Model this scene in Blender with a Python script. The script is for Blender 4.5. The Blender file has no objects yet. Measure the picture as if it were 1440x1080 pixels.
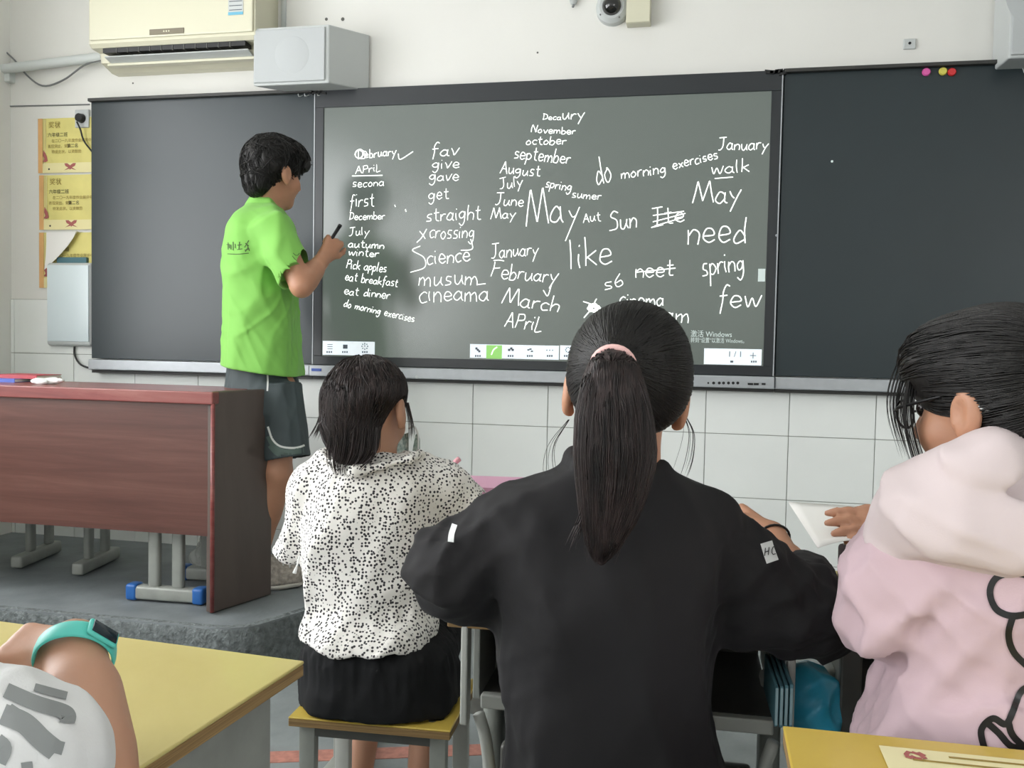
import bpy, bmesh, math, random
import numpy as np
from mathutils import Vector, Matrix
from mathutils.bvhtree import BVHTree

random.seed(7)
rng = np.random.default_rng(11)
SC = bpy.context.scene
COL = SC.collection
sin, cos, PI = math.sin, math.cos, math.pi

# ------------------------------------------------------------------ camera
FPX = 1300.0
YAW, PIT, ROL = math.radians(12.32), math.radians(2.63), math.radians(1.09)
CAM = np.array([0.0, -3.816, 1.17])
RH = np.array([cos(YAW), sin(YAW), 0.0])          # level, to the right of the view
FH = np.array([-sin(YAW), cos(YAW), 0.0])         # level, along the view
UP = np.array([0.0, 0.0, 1.0])
F2 = FH * cos(PIT) - UP * sin(PIT)
U2 = UP * cos(PIT) + FH * sin(PIT)
R3 = RH * cos(ROL) + U2 * sin(ROL)
U3 = U2 * cos(ROL) - RH * sin(ROL)
cd = bpy.data.cameras.new('camera')
cam = bpy.data.objects.new('camera', cd)
COL.objects.link(cam)
cam.matrix_world = Matrix(((R3[0], U3[0], -F2[0], CAM[0]), (R3[1], U3[1], -F2[1], CAM[1]),
                           (R3[2], U3[2], -F2[2], CAM[2]), (0, 0, 0, 1)))
cd.sensor_fit = 'HORIZONTAL'
cd.sensor_width = 36.0
cd.lens = 36.0 * FPX / 1440.0
cd.clip_start = 0.05
SC.camera = cam

# ------------------------------------------------------------------ world, light, exposure
ROOM_L, ROOM_R, ROOM_B, ROOM_H, WALL_Y = -3.34, 3.6, -8.6, 3.25, 0.06
PODZ = 0.19
world = bpy.data.worlds.new('overcast_sky')
SC.world = world
world.use_nodes = True
bg = world.node_tree.nodes['Background']
bg.inputs[0].default_value = (0.97, 0.985, 1.0, 1)
bg.inputs[1].default_value = 7.0
SC.view_settings.view_transform = 'Standard'
SC.view_settings.look = 'None'
SC.view_settings.gamma = 1.0
SC.view_settings.use_curve_mapping = False
SC.view_settings.exposure = 0.38


def area_light(name, loc, rot, sx, sy, power, color=(1, 1, 1), portal=False):
    l = bpy.data.lights.new(name, 'AREA')
    l.shape = 'RECTANGLE'
    l.size, l.size_y = sx, sy
    l.energy = power
    l.color = color
    o = bpy.data.objects.new(name, l)
    COL.objects.link(o)
    o.location = loc
    o.rotation_euler = rot
    if portal:
        l.cycles.is_portal = True
    return o


LEFT_WIN = [(-2.95, -0.95), (-5.4, -3.3), (-8.1, -6.0)]      # y ranges of the windows
RIGHT_WIN = [(-6.0, -4.9), (-8.0, -6.9)]
WZ0, WZ1 = 0.95, 2.85
for y0, y1 in LEFT_WIN:
    area_light('window_portal', (ROOM_L - 0.1, (y0 + y1) / 2, (WZ0 + WZ1) / 2), (0, -PI / 2, 0), WZ1 - WZ0, y1 - y0, 1, portal=True)
for y0, y1 in RIGHT_WIN:
    area_light('window_portal', (ROOM_R + 0.1, (y0 + y1) / 2, (WZ0 + WZ1) / 2), (0, PI / 2, 0), WZ1 - WZ0, y1 - y0, 1, portal=True)
LAMPS = [(-1.5, -1.9), (1.5, -1.9), (-1.5, -4.3), (1.5, -4.3), (-1.5, -6.7), (1.5, -6.7)]


# ------------------------------------------------------------------ pixel -> place helpers (1440 x 1080 frame)
def ray(px, py):
    return F2 + R3 * ((px - 720) / FPX) - U3 * ((py - 540) / FPX)


def P(px, py, d):
    return CAM + ray(px, py) * d


def onY(px, py, Y):
    r = ray(px, py)
    return CAM + r * ((Y - CAM[1]) / r[1])


def onZ(px, py, Z):
    r = ray(px, py)
    return CAM + r * ((Z - CAM[2]) / r[2])


def S(d):
    return d / FPX


# ------------------------------------------------------------------ tags, objects
def tag(o, label=None, cat=None, group=None, kind=None):
    if label: o['label'] = label
    if cat: o['category'] = cat
    if group: o['group'] = group
    if kind: o['kind'] = kind
    return o


def thing(name, label, cat, loc=(0, 0, 0), group=None):
    o = bpy.data.objects.new(name, None)
    o.empty_display_size = 0.05
    COL.objects.link(o)
    o.location = loc
    return tag(o, label, cat, group)


def link(name, me, m=None, parent=None):
    if m is not None and len(me.materials) == 0:
        me.materials.append(m)
    o = bpy.data.objects.new(name, me)
    COL.objects.link(o)
    if parent is not None:
        o.parent = parent
        o.matrix_parent_inverse = Matrix.Translation(-world_loc(parent))
    return o


def world_loc(o):
    v = Vector(o.location)
    p = o.parent
    if p is not None:
        # children keep world coordinates in their mesh; only the roots are offset
        return Vector((0, 0, 0)) if o.type == 'MESH' else v
    return v


class MB:
    """collects shapes in one bmesh"""
    def __init__(self):
        self.bm = bmesh.new()

    def box(self, c, s, R=None, bev=0.0, seg=2):
        """c centre, s full sizes, R 3x3 columns = local axes"""
        r = bmesh.ops.create_cube(self.bm, size=1.0)
        vs = r['verts']
        M = Matrix.Diagonal((s[0], s[1], s[2], 1))
        if R is not None:
            M = Matrix([[R[0][i], R[1][i], R[2][i]] for i in range(3)]).to_4x4() @ M
        M = Matrix.Translation(Vector(c)) @ M
        bmesh.ops.transform(self.bm, matrix=M, verts=vs)
        if bev > 0:
            es = list({e for v in vs for e in v.link_edges})
            bmesh.ops.bevel(self.bm, geom=es, offset=bev, segments=seg, profile=0.5, affect='EDGES')
        return self

    def tube(self, pts, r, n=10, cap=True):
        pts = [Vector(p) for p in pts]
        rs = r if hasattr(r, '__len__') else [r] * len(pts)
        rings = []
        up = None
        for i, p in enumerate(pts):
            t = (pts[min(i + 1, len(pts) - 1)] - pts[max(i - 1, 0)]).normalized()
            if up is None:
                up = t.orthogonal().normalized()
            a = (up - t * up.dot(t)).normalized()
            up = a
            b = t.cross(a)
            rings.append([self.bm.verts.new(p + (a * cos(k * 2 * PI / n) + b * sin(k * 2 * PI / n)) * rs[i]) for k in range(n)])
        for A, B in zip(rings, rings[1:]):
            for k in range(n):
                self.bm.faces.new((A[k], A[(k + 1) % n], B[(k + 1) % n], B[k]))
        if cap:
            self.bm.faces.new(rings[0][::-1])
            self.bm.faces.new(rings[-1])
        return self

    def poly(self, outline, thick):
        """outline: 3D points of a planar polygon; thick: vector"""
        t = Vector(thick)
        a = [self.bm.verts.new(Vector(p)) for p in outline]
        b = [self.bm.verts.new(Vector(p) + t) for p in outline]
        n = len(a)
        self.bm.faces.new(a[::-1])
        self.bm.faces.new(b)
        for i in range(n):
            self.bm.faces.new((a[i], a[(i + 1) % n], b[(i + 1) % n], b[i]))
        return self

    def sphere(self, c, r, u=16, v=10, sc=(1, 1, 1)):
        q = bmesh.ops.create_uvsphere(self.bm, u_segments=u, v_segments=v, radius=r)
        bmesh.ops.transform(self.bm, matrix=Matrix.Translation(Vector(c)) @ Matrix.Diagonal((*sc, 1)), verts=q['verts'])
        return self

    def build(self, name, m=None, parent=None, smooth=False):
        bmesh.ops.recalc_face_normals(self.bm, faces=self.bm.faces)
        me = bpy.data.meshes.new(name)
        self.bm.to_mesh(me)
        self.bm.free()
        if smooth:
            me.polygons.foreach_set('use_smooth', [True] * len(me.polygons))
            if smooth == 'auto':
                me.set_sharp_from_angle(angle=math.radians(40))
        return link(name, me, m, parent)


def np_mesh(name, V, Q, m=None, parent=None, smooth=True):
    me = bpy.data.meshes.new(name)
    V = np.asarray(V, np.float32)
    Q = np.asarray(Q, np.int32)
    k = Q.shape[1]
    me.vertices.add(len(V))
    me.vertices.foreach_set('co', V.ravel())
    me.loops.add(Q.size)
    me.loops.foreach_set('vertex_index', Q.ravel())
    me.polygons.add(len(Q))
    me.polygons.foreach_set('loop_start', np.arange(0, Q.size, k, dtype=np.int32))
    me.polygons.foreach_set('loop_total', np.full(len(Q), k, dtype=np.int32))
    if smooth:
        me.polygons.foreach_set('use_smooth', np.ones(len(Q), dtype=bool))
    me.update(calc_edges=True)
    me.validate()
    return link(name, me, m, parent)


# ------------------------------------------------------------------ materials
def L(r, g, b):
    f = lambda c: (c / 12.92 if c <= 0.04045 else ((c + 0.055) / 1.055) ** 2.4)
    return (f(r / 255), f(g / 255), f(b / 255), 1)


def nd(nt, t, **kw):
    n = nt.nodes.new(t)
    for k, v in kw.items():
        setattr(n, k, v)
    return n


def mat(name, col, rough=0.6, metal=0.0, spec=0.5, bump=None, var=None, coat=0.0, emis=None, es=0.0,
        trans=0.0, alpha=1.0, sheen=0.0, stretch=None, sss=0.0, aniso=0.0):
    m = bpy.data.materials.new(name)
    m.use_nodes = True
    nt = m.node_tree
    b = nt.nodes['Principled BSDF']
    b.inputs['Base Color'].default_value = col
    b.inputs['Roughness'].default_value = rough
    b.inputs['Metallic'].default_value = metal
    b.inputs['Specular IOR Level'].default_value = spec
    b.inputs['Coat Weight'].default_value = coat
    b.inputs['Coat Roughness'].default_value = 0.12
    b.inputs['Alpha'].default_value = alpha
    b.inputs['Sheen Weight'].default_value = sheen
    b.inputs['Transmission Weight'].default_value = trans
    if sss:
        b.inputs['Subsurface Weight'].default_value = sss
        b.inputs['Subsurface Radius'].default_value = (0.012, 0.005, 0.003)
        b.inputs['Subsurface Scale'].default_value = 1.0
    if emis is not None:
        b.inputs['Emission Color'].default_value = emis
        b.inputs['Emission Strength'].default_value = es
    tc = nd(nt, 'ShaderNodeTexCoord')
    src = tc.outputs['Object']
    if stretch:
        mp = nd(nt, 'ShaderNodeMapping')
        mp.inputs['Scale'].default_value = stretch
        nt.links.new(src, mp.inputs[0])
        src = mp.outputs[0]
    if var:
        sc_, amt = var[0], var[1]
        n = nd(nt, 'ShaderNodeTexNoise')
        n.inputs['Scale'].default_value = sc_
        n.inputs['Detail'].default_value = 6
        nt.links.new(src, n.inputs['Vector'])
        r = nd(nt, 'ShaderNodeValToRGB')
        c2 = var[2] if len(var) > 2 else tuple(c * (1 - amt) for c in col[:3]) + (1,)
        r.color_ramp.elements[0].position = 0.32
        r.color_ramp.elements[1].position = 0.68
        r.color_ramp.elements[0].color = c2
        r.color_ramp.elements[1].color = col if len(var) > 2 else tuple(min(1, c * (1 + amt)) for c in col[:3]) + (1,)
        nt.links.new(n.outputs['Fac'], r.inputs[0])
        nt.links.new(r.outputs[0], b.inputs['Base Color'])
    if bump:
        n = nd(nt, 'ShaderNodeTexNoise')
        n.inputs['Scale'].default_value = bump[0]
        n.inputs['Detail'].default_value = 5
        nt.links.new(src, n.inputs['Vector'])
        bp = nd(nt, 'ShaderNodeBump')
        bp.inputs['Strength'].default_value = bump[1]
        bp.inputs['Distance'].default_value = bump[2]
        nt.links.new(n.outputs['Fac'], bp.inputs['Height'])
        nt.links.new(bp.outputs[0], b.inputs['Normal'])
    return m


M = {}
M['plaster'] = mat('wall_plaster', L(228, 227, 222), 0.85, bump=(35, 0.15, 0.004), var=(1.3, 0.03))
M['ceiling'] = mat('ceiling_paint', L(238, 238, 234), 0.9, var=(1.0, 0.02))
M['tile'] = mat('glazed_tile', L(238, 241, 238), 0.28, var=(3, 0.025))
M['grout'] = mat('grout', L(160, 160, 155), 0.9, var=(20, 0.1))
M['floor'] = mat('floor_concrete', L(128, 134, 134), 0.7, var=(6, 0.16), bump=(60, 0.35, 0.004))
M['podium'] = mat('podium_concrete', L(122, 128, 130), 0.62, var=(5, 0.2), bump=(50, 0.4, 0.004))
M['riser'] = mat('chipped_concrete', L(112, 118, 118), 0.9, var=(45, 0.35), bump=(90, 1.0, 0.012))
M['redline'] = mat('red_floor_paint', L(176, 120, 106), 0.7, var=(40, 0.2))
M['board'] = mat('blackboard_enamel', L(36, 47, 51), 0.34, spec=0.48, var=(2.0, 0.06))
M['bezel'] = mat('dark_bezel', L(38, 42, 46), 0.32)
M['alu'] = mat('silver_trim', L(176, 180, 184), 0.36, metal=0.35, var=(30, 0.04))
M['frame_dark'] = mat('dark_trim', L(52, 52, 50), 0.5)
M['black'] = mat('black_plastic', L(18, 18, 20), 0.4)
M['cream'] = mat('cream_plastic', L(214, 211, 188), 0.35)
M['cream2'] = mat('cream_side_plastic', L(205, 202, 180), 0.4)
M['white_pl'] = mat('white_plastic', L(194, 198, 197), 0.4)
M['grille'] = mat('speaker_grille', L(186, 190, 191), 0.6, bump=(900, 0.5, 0.002))
M['conduit'] = mat('grey_conduit', L(205, 210, 208), 0.5)
M['cable'] = mat('grey_cable', L(120, 122, 122), 0.5)
M['metal'] = mat('grey_enamel_metal', L(150, 153, 147), 0.42, metal=0.1, var=(14, 0.1), bump=(120, 0.15, 0.002))
M['metal_dark'] = mat('dark_steel', L(92, 92, 88), 0.4, metal=0.3, var=(10, 0.15))
M['metal_light'] = mat('pale_enamel_metal', L(186, 188, 182), 0.4, var=(14, 0.06))
M['blue_cap'] = mat('blue_plastic', L(38, 98, 170), 0.4)
M['teal'] = mat('teal_silicone', L(92, 205, 192), 0.45)
M['screen_off'] = mat('dark_glass', L(30, 44, 52), 0.15)
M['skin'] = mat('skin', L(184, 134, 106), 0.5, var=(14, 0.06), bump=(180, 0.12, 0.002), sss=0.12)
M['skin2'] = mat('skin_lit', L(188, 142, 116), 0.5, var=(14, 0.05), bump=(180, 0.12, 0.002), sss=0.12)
M['hair'] = mat('black_hair', L(27, 25, 24), 0.5, spec=0.4, var=(150, 0.45), stretch=(1, 1, 0.1))
M['hair2'] = mat('dark_brown_hair', L(58, 46, 45), 0.48, spec=0.4, var=(110, 0.5, L(22, 19, 19)), stretch=(1, 1, 0.12))
M['green'] = mat('lime_polo', L(126, 190, 84), 0.75, bump=(700, 0.15, 0.001), sheen=0.1)
M['shorts'] = mat('slate_shorts', L(62, 72, 74), 0.7, bump=(500, 0.15, 0.001), var=(6, 0.08))
M['shorts_band'] = mat('slate_green_band', L(84, 100, 94), 0.7)
M['piping'] = mat('white_piping', L(214, 216, 212), 0.7)
M['jacket'] = mat('black_jacket', L(27, 26, 28), 0.8, spec=0.3, sheen=0.03, bump=(600, 0.2, 0.001), var=(5, 0.1))
M['black_pants'] = mat('black_cotton', L(20, 21, 23), 0.85, spec=0.3, bump=(500, 0.25, 0.001))
M['pink'] = mat('pale_pink_fabric', L(202, 176, 184), 0.75, bump=(500, 0.15, 0.001), var=(5, 0.05), sheen=0.15)
M['pink2'] = mat('pale_pink_lining', L(214, 199, 200), 0.75, bump=(500, 0.15, 0.001))
M['tee'] = mat('white_tee', L(226, 226, 226), 0.8, bump=(500, 0.2, 0.001))
M['tee_grey'] = mat('grey_print', L(140, 143, 143), 0.8)
M['hair_tie'] = mat('pink_hair_tie', L(236, 190, 186), 0.7)
M['white_cloth'] = mat('white_cotton', L(228, 230, 228), 0.8)
M['shoe'] = mat('shoe_mesh_fabric', L(170, 162, 152), 0.75, var=(60, 0.35), bump=(200, 0.5, 0.003))
M['sole'] = mat('pale_sole', L(206, 202, 192), 0.6)
M['ink'] = mat('dark_ink', L(44, 42, 40), 0.7)
M['ink_brown'] = mat('brown_ink', L(150, 128, 60), 0.7)
M['ink_red'] = mat('dull_red_ink', L(170, 96, 92), 0.7)
M['ink_olive'] = mat('olive_ink', L(60, 84, 40), 0.7)
M['award'] = mat('award_paper', L(226, 215, 132), 0.55, var=(9, 0.06))
M['award_edge'] = mat('award_orange_band', L(222, 172, 112), 0.55, var=(8, 0.08))
M['award_pale'] = mat('award_pale_band', L(236, 226, 170), 0.55)
M['paper'] = mat('white_paper', L(238, 236, 232), 0.6)
M['page_grey'] = mat('grey_blue_pages', L(128, 152, 158), 0.7)
M['certificate'] = mat('pale_certificate', L(232, 224, 176), 0.55)
M['lens'] = mat('smoked_dome', L(22, 22, 22), 0.08, coat=0.6)
M['magenta'] = mat('pink_magnet', L(222, 96, 168), 0.4)
M['yellow_m'] = mat('yellow_magnet', L(214, 204, 92), 0.4)
M['red_m'] = mat('red_magnet', L(206, 48, 52), 0.4)
M['book_red'] = mat('red_cover', L(168, 60, 70), 0.5)
M['book_blue'] = mat('blue_cover', L(66, 92, 176), 0.5)
M['book_pink'] = mat('pink_cover', L(214, 160, 186), 0.5)
M['book_purple'] = mat('purple_cover', L(150, 116, 182), 0.5)
M['book_teal'] = mat('teal_cover', L(72, 112, 122), 0.5)
M['bag_blue'] = mat('blue_plastic_bag', L(62, 176, 212), 0.35, bump=(30, 0.3, 0.01), var=(9, 0.25))
M['bag_dark'] = mat('dark_maroon_cloth', L(34, 20, 22), 0.8)
M['film'] = mat('clear_film', L(214, 216, 212), 0.18, alpha=0.55, bump=(60, 0.8, 0.01))
M['mint'] = mat('mint_ribbon', L(130, 190, 160), 0.6)
M['eye'] = mat('eye', L(36, 28, 26), 0.2)
M['pen_pink'] = mat('pink_pen', L(236, 170, 180), 0.4)
M['patch'] = mat('pale_patch', L(212, 214, 214), 0.6)
M['shirt_logo'] = mat('pale_badge', L(232, 228, 200), 0.6)
M['floral'] = mat('floral_mask', L(196, 206, 196), 0.8, var=(120, 0.4, L(96, 126, 116)))
M['screen_text'] = mat('screen_writing', L(240, 244, 240), 0.5, emis=L(236, 242, 236), es=0.85)
M['screen_white'] = mat('screen_toolbar', L(200, 208, 212), 0.4, emis=L(222, 230, 236), es=0.55)
M['screen_green'] = mat('screen_tool_green', L(120, 180, 90), 0.4, emis=L(146, 202, 110), es=0.5)
M['screen_dim'] = mat('screen_dim_text', L(170, 180, 178), 0.5, emis=L(170, 182, 178), es=0.6)
M['screen_ink'] = mat('screen_icon', L(70, 76, 84), 0.5, emis=L(80, 88, 96), es=0.3)
M['screen_red'] = mat('screen_red_icon', L(180, 80, 80), 0.5, emis=L(190, 90, 90), es=0.4)
M['panel_lit'] = mat('pale_blue_panel', L(214, 226, 230), 0.3)
M['lampglow'] = mat('lamp_tube', L(240, 240, 236), 0.3)
M['winframe'] = mat('window_frame_white', L(225, 225, 222), 0.4)


def m_screen():
    m = mat('display_glass', L(38, 48, 46), 0.22, emis=L(90, 97, 91), es=0.68)
    b = m.node_tree.nodes['Principled BSDF']
    b.inputs['Specular IOR Level'].default_value = 1.0
    return m


M['screen'] = m_screen()


def m_wood(name, c1, c2, c3, stretch, rough=0.35, coat=0.2):
    m = bpy.data.materials.new(name)
    m.use_nodes = True
    nt = m.node_tree
    b = nt.nodes['Principled BSDF']
    b.inputs['Roughness'].default_value = rough
    b.inputs['Coat Weight'].default_value = coat
    tc = nd(nt, 'ShaderNodeTexCoord')
    mp = nd(nt, 'ShaderNodeMapping')
    mp.inputs['Scale'].default_value = stretch
    n = nd(nt, 'ShaderNodeTexNoise')
    n.inputs['Scale'].default_value = 1.0
    n.inputs['Detail'].default_value = 9
    n.inputs['Roughness'].default_value = 0.65
    n.inputs['Distortion'].default_value = 0.6
    r = nd(nt, 'ShaderNodeValToRGB')
    e = r.color_ramp.elements
    e[0].position, e[0].color = 0.25, c1
    e[1].position, e[1].color = 0.75, c3
    k = e.new(0.5)
    k.color = c2
    nt.links.new(tc.outputs['Object'], mp.inputs[0])
    nt.links.new(mp.outputs[0], n.inputs['Vector'])
    nt.links.new(n.outputs['Fac'], r.inputs[0])
    nt.links.new(r.outputs[0], b.inputs['Base Color'])
    return m


M['redwood'] = m_wood('red_brown_veneer', L(74, 44, 38), L(94, 59, 51), L(112, 76, 66), (1.2, 8, 22))
M['redwood_dark'] = m_wood('dark_veneer', L(78, 67, 62), L(88, 76, 70), L(96, 84, 77), (6, 6, 1.0), 0.45, 0.1)
M['redwood_edge'] = m_wood('red_veneer_edge', L(104, 44, 44), L(130, 62, 58), L(150, 92, 84), (2, 8, 22))
M['yellow'] = m_wood('yellow_desktop', L(194, 178, 110), L(201, 186, 119), L(208, 194, 128), (3, 3, 3), 0.38, 0.15)
M['yellow2'] = m_wood('deep_yellow_desktop', L(200, 170, 74), L(206, 178, 80), L(212, 184, 88), (3, 3, 3), 0.38, 0.15)
M['ply'] = m_wood('plywood_edge', L(92, 70, 46), L(140, 112, 72), L(176, 148, 100), (4, 4, 320), 0.8, 0)


def m_dots():
    m = mat('dotted_blouse_fabric', L(236, 233, 228), 0.8, bump=(500, 0.2, 0.001))
    nt = m.node_tree
    b = nt.nodes['Principled BSDF']
    tc = nd(nt, 'ShaderNodeTexCoord')
    v = nd(nt, 'ShaderNodeTexVoronoi')
    v.inputs['Scale'].default_value = 142
    v.inputs['Randomness'].default_value = 0.7
    cr = nd(nt, 'ShaderNodeValToRGB')
    cr.color_ramp.elements[0].position = 0.33
    cr.color_ramp.elements[0].color = L(48, 46, 50)
    cr.color_ramp.elements[1].position = 0.42
    cr.color_ramp.elements[1].color = L(238, 235, 230)
    nt.links.new(tc.outputs['Object'], v.inputs['Vector'])
    nt.links.new(v.outputs['Distance'], cr.inputs[0])
    nt.links.new(cr.outputs[0], b.inputs['Base Color'])
    return m


M['dots'] = m_dots()


# ------------------------------------------------------------------ signed-distance sculpting
def A3(v):
    return np.asarray(v, np.float32)


def cap(a, b, ra, rb, flat=None):
    a, b = A3(a), A3(b)
    ab = b - a
    L2 = float(ab @ ab) + 1e-12

    def f(p):
        t = np.clip(((p - a) @ ab) / L2, 0, 1)
        q = p - a - t[:, None] * ab
        if flat is not None:
            n, s = A3(flat[0]), flat[1]
            q = q + (q @ n)[:, None] * n * (1.0 / s - 1.0)
        return np.sqrt((q * q).sum(1)) - (ra + t * (rb - ra))
    return f


def ell(c, r, fr=None):
    c, r = A3(c), A3(r)
    R = None if fr is None else np.stack([A3(x) for x in fr], 1)

    def f(p):
        q = p - c
        if R is not None:
            q = q @ R
        k0 = np.sqrt(((q / r) ** 2).sum(1)) + 1e-9
        k1 = np.sqrt(((q / (r * r)) ** 2).sum(1)) + 1e-9
        return k0 * (k0 - 1) / k1
    return f


def cone(a, b, ra, rb, rnd=0.006):
    """flat-ended cone"""
    a, b = A3(a), A3(b)
    ab = b - a
    Ln = float(np.sqrt(ab @ ab))
    u = ab / Ln

    def f(p):
        h = (p - a) @ u
        t = np.clip(h / Ln, 0, 1)
        q = p - a - h[:, None] * u
        dr = np.sqrt((q * q).sum(1)) - (ra + t * (rb - ra)) + rnd
        dz = np.maximum(-h, h - Ln) + rnd
        return np.minimum(np.maximum(dr, dz), 0) + np.sqrt(np.maximum(dr, 0) ** 2 + np.maximum(dz, 0) ** 2) - rnd
    return f


def crom(xs, ys, n=60):
    """smooth interpolation of stations"""
    xs, ys = np.asarray(xs, float), np.asarray(ys, float)
    X = np.linspace(xs[0], xs[-1], n)
    m = np.gradient(ys, xs)
    i = np.clip(np.searchsorted(xs, X) - 1, 0, len(xs) - 2)
    h = xs[i + 1] - xs[i]
    t = (X - xs[i]) / h
    Y = (2 * t**3 - 3 * t**2 + 1) * ys[i] + (t**3 - 2 * t**2 + t) * h * m[i] + (-2 * t**3 + 3 * t**2) * ys[i + 1] + (t**3 - t**2) * h * m[i + 1]
    return X, Y


def st(py, xl, xr, d, hd):
    c = P((xl + xr) / 2, py, d)
    return (c[2], c[0], c[1], (xr - xl) / 2 * S(d), hd)


def loft(sts, Rt=RH, Fw=FH, e=2.3, rnd=0.012):
    s = sorted(sts)
    z = [k[0] for k in s]
    cols = [crom(z, [k[i] for k in s]) for i in range(1, 5)]
    Z = cols[0][0]
    Rt, Fw = A3(Rt), A3(Fw)
    z0, z1 = z[0], z[-1]

    def f(p):
        zz = p[:, 2]
        cx = np.interp(zz, Z, cols[0][1])
        cy = np.interp(zz, Z, cols[1][1])
        rx = np.interp(zz, Z, cols[2][1])
        ry = np.interp(zz, Z, cols[3][1])
        qx, qy = p[:, 0] - cx, p[:, 1] - cy
        u = np.abs(qx * Rt[0] + qy * Rt[1])
        v = np.abs(qx * Fw[0] + qy * Fw[1])
        k = ((u / rx) ** e + (v / ry) ** e) ** (1 / e) + 1e-6
        l = np.sqrt(u * u + v * v)
        d = l - l / k
        dz = np.maximum(z0 - zz, zz - z1)
        a, b = d + rnd, dz + rnd
        return np.minimum(np.maximum(a, b), 0) + np.sqrt(np.maximum(a, 0) ** 2 + np.maximum(b, 0) ** 2) - rnd
    return f


def plane(c, n):
    c, n = A3(c), A3(n) / np.linalg.norm(n)
    return lambda p: (p - c) @ n


class Field:
    def __init__(self):
        self.ops = []
        self.disp = []
        self.post = []

    def add(self, f, k=0.012):
        self.ops.append(('u', f, k)); return self

    def sub(self, f, k=0.006):
        self.ops.append(('s', f, k)); return self

    def cut(self, f, k=0.004):
        self.ops.append(('i', f, k)); return self

    def chain(self, pts, rs, k=0.01, flat=None):
        for i in range(len(pts) - 1):
            self.add(cap(pts[i], pts[i + 1], rs[i], rs[i + 1], flat), k)
        return self

    def trim(self, f, k=0.003):
        """remove f after the folds are in (clean hems)"""
        self.post.append(('s', f, k)); return self

    def trim_plane(self, f, k=0.003):
        self.post.append(('i', f, k)); return self

    def run(self, ops, d, p):
        for op, f, k in ops:
            e = f(p)
            if d is None:
                d = e
                continue
            if op == 'u':
                h = np.maximum(k - np.abs(d - e), 0) / k
                d = np.minimum(d, e) - h * h * k * 0.25
            else:
                e = -e if op == 's' else e
                h = np.maximum(k - np.abs(d - e), 0) / k
                d = np.maximum(d, e) + h * h * k * 0.25
        return d

    def __call__(self, p):
        d = self.run(self.ops, None, p)
        for g in self.disp:
            d = d - g(p)
        return self.run(self.post, d, p)


def mesh_field(f, lo, hi, h=0.005, s=6):
    lo, hi = np.array(lo, float), np.array(hi, float)
    nb = np.ceil((hi - lo) / (h * s)).astype(int)
    bi = np.stack(np.meshgrid(*[np.arange(n) for n in nb], indexing='ij'), -1).reshape(-1, 3)
    ctr = lo + (bi * s + (s - 1) / 2) * h
    dc = np.concatenate([f(c.astype(np.float32)) for c in np.array_split(ctr, max(1, len(ctr) // 200000))])
    V = np.repeat(np.sign(dc).astype(np.float32)[:, None], s ** 3, 1)
    act = np.abs(dc) < h * s * 0.87 * 1.9 + 0.012
    off = np.stack(np.meshgrid(*[np.arange(s)] * 3, indexing='ij'), -1).reshape(-1, 3)
    ai = np.nonzero(act)[0]
    for ch in np.array_split(ai, max(1, len(ai) // 1500)):
        pts = (lo + (bi[ch][:, None, :] * s + off[None]) * h).reshape(-1, 3).astype(np.float32)
        V[ch] = f(pts).reshape(len(ch), -1)
    D = V.reshape(nb[0], nb[1], nb[2], s, s, s).transpose(0, 3, 1, 4, 2, 5).reshape(nb[0] * s, nb[1] * s, nb[2] * s)
    inside = D < 0
    sh = D.shape
    cnt = np.zeros((sh[0] - 1, sh[1] - 1, sh[2] - 1), np.int8)
    for a in (0, 1):
        for b in (0, 1):
            for c in (0, 1):
                cnt += inside[a:sh[0] - 1 + a, b:sh[1] - 1 + b, c:sh[2] - 1 + c]
    cells = np.argwhere((cnt > 0) & (cnt < 8))
    idx = np.full(cnt.shape, -1, np.int32)
    idx[cells[:, 0], cells[:, 1], cells[:, 2]] = np.arange(len(cells))
    acc = np.zeros((len(cells), 3))
    num = np.zeros(len(cells))
    corners = [(a, b, c) for a in (0, 1) for b in (0, 1) for c in (0, 1)]
    for A in corners:
        for ax in range(3):
            if A[ax] == 1:
                continue
            B = list(A); B[ax] = 1
            ia, ib = cells + np.array(A), cells + np.array(B)
            da, db = D[ia[:, 0], ia[:, 1], ia[:, 2]], D[ib[:, 0], ib[:, 1], ib[:, 2]]
            x = (da < 0) != (db < 0)
            t = np.where(x, da / np.where(x, da - db, 1), 0)
            pt = np.tile(np.array(A, float), (len(cells), 1))
            pt[:, ax] = t
            acc[x] += pt[x]
            num[x] += 1
    verts = lo + (cells + acc / num[:, None]) * h
    quads = []
    for ax in range(3):
        a = [slice(1, -1)] * 3
        a[ax] = slice(0, -1)
        b = [slice(1, -1)] * 3
        b[ax] = slice(1, None)
        i0, i1 = inside[tuple(a)], inside[tuple(b)]
        e = np.argwhere(i0 != i1)
        if not len(e):
            continue
        flip = i0[e[:, 0], e[:, 1], e[:, 2]]
        o = np.ones(3, int); o[ax] = 0
        g = e + o
        u, v = (ax + 1) % 3, (ax + 2) % 3
        du = np.zeros(3, int); du[u] = 1
        dv = np.zeros(3, int); dv[v] = 1
        q = [g - du - dv, g - dv, g, g - du]
        q = np.stack([idx[k[:, 0], k[:, 1], k[:, 2]] for k in q], 1)
        q[~flip] = q[~flip][:, ::-1]
        quads.append(q)
    Q = np.concatenate(quads)
    Q = Q[(Q >= 0).all(1)]
    return verts, Q


def sculpt(name, f, lo, hi, h, m, parent, extra=None):
    V, Q = mesh_field(f, lo, hi, h)
    if extra is not None:
        V2, Q2 = extra
        Q = np.concatenate([Q, Q2 + len(V)])
        V = np.concatenate([V, V2])
    return np_mesh(name, V, Q, m, parent)


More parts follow.
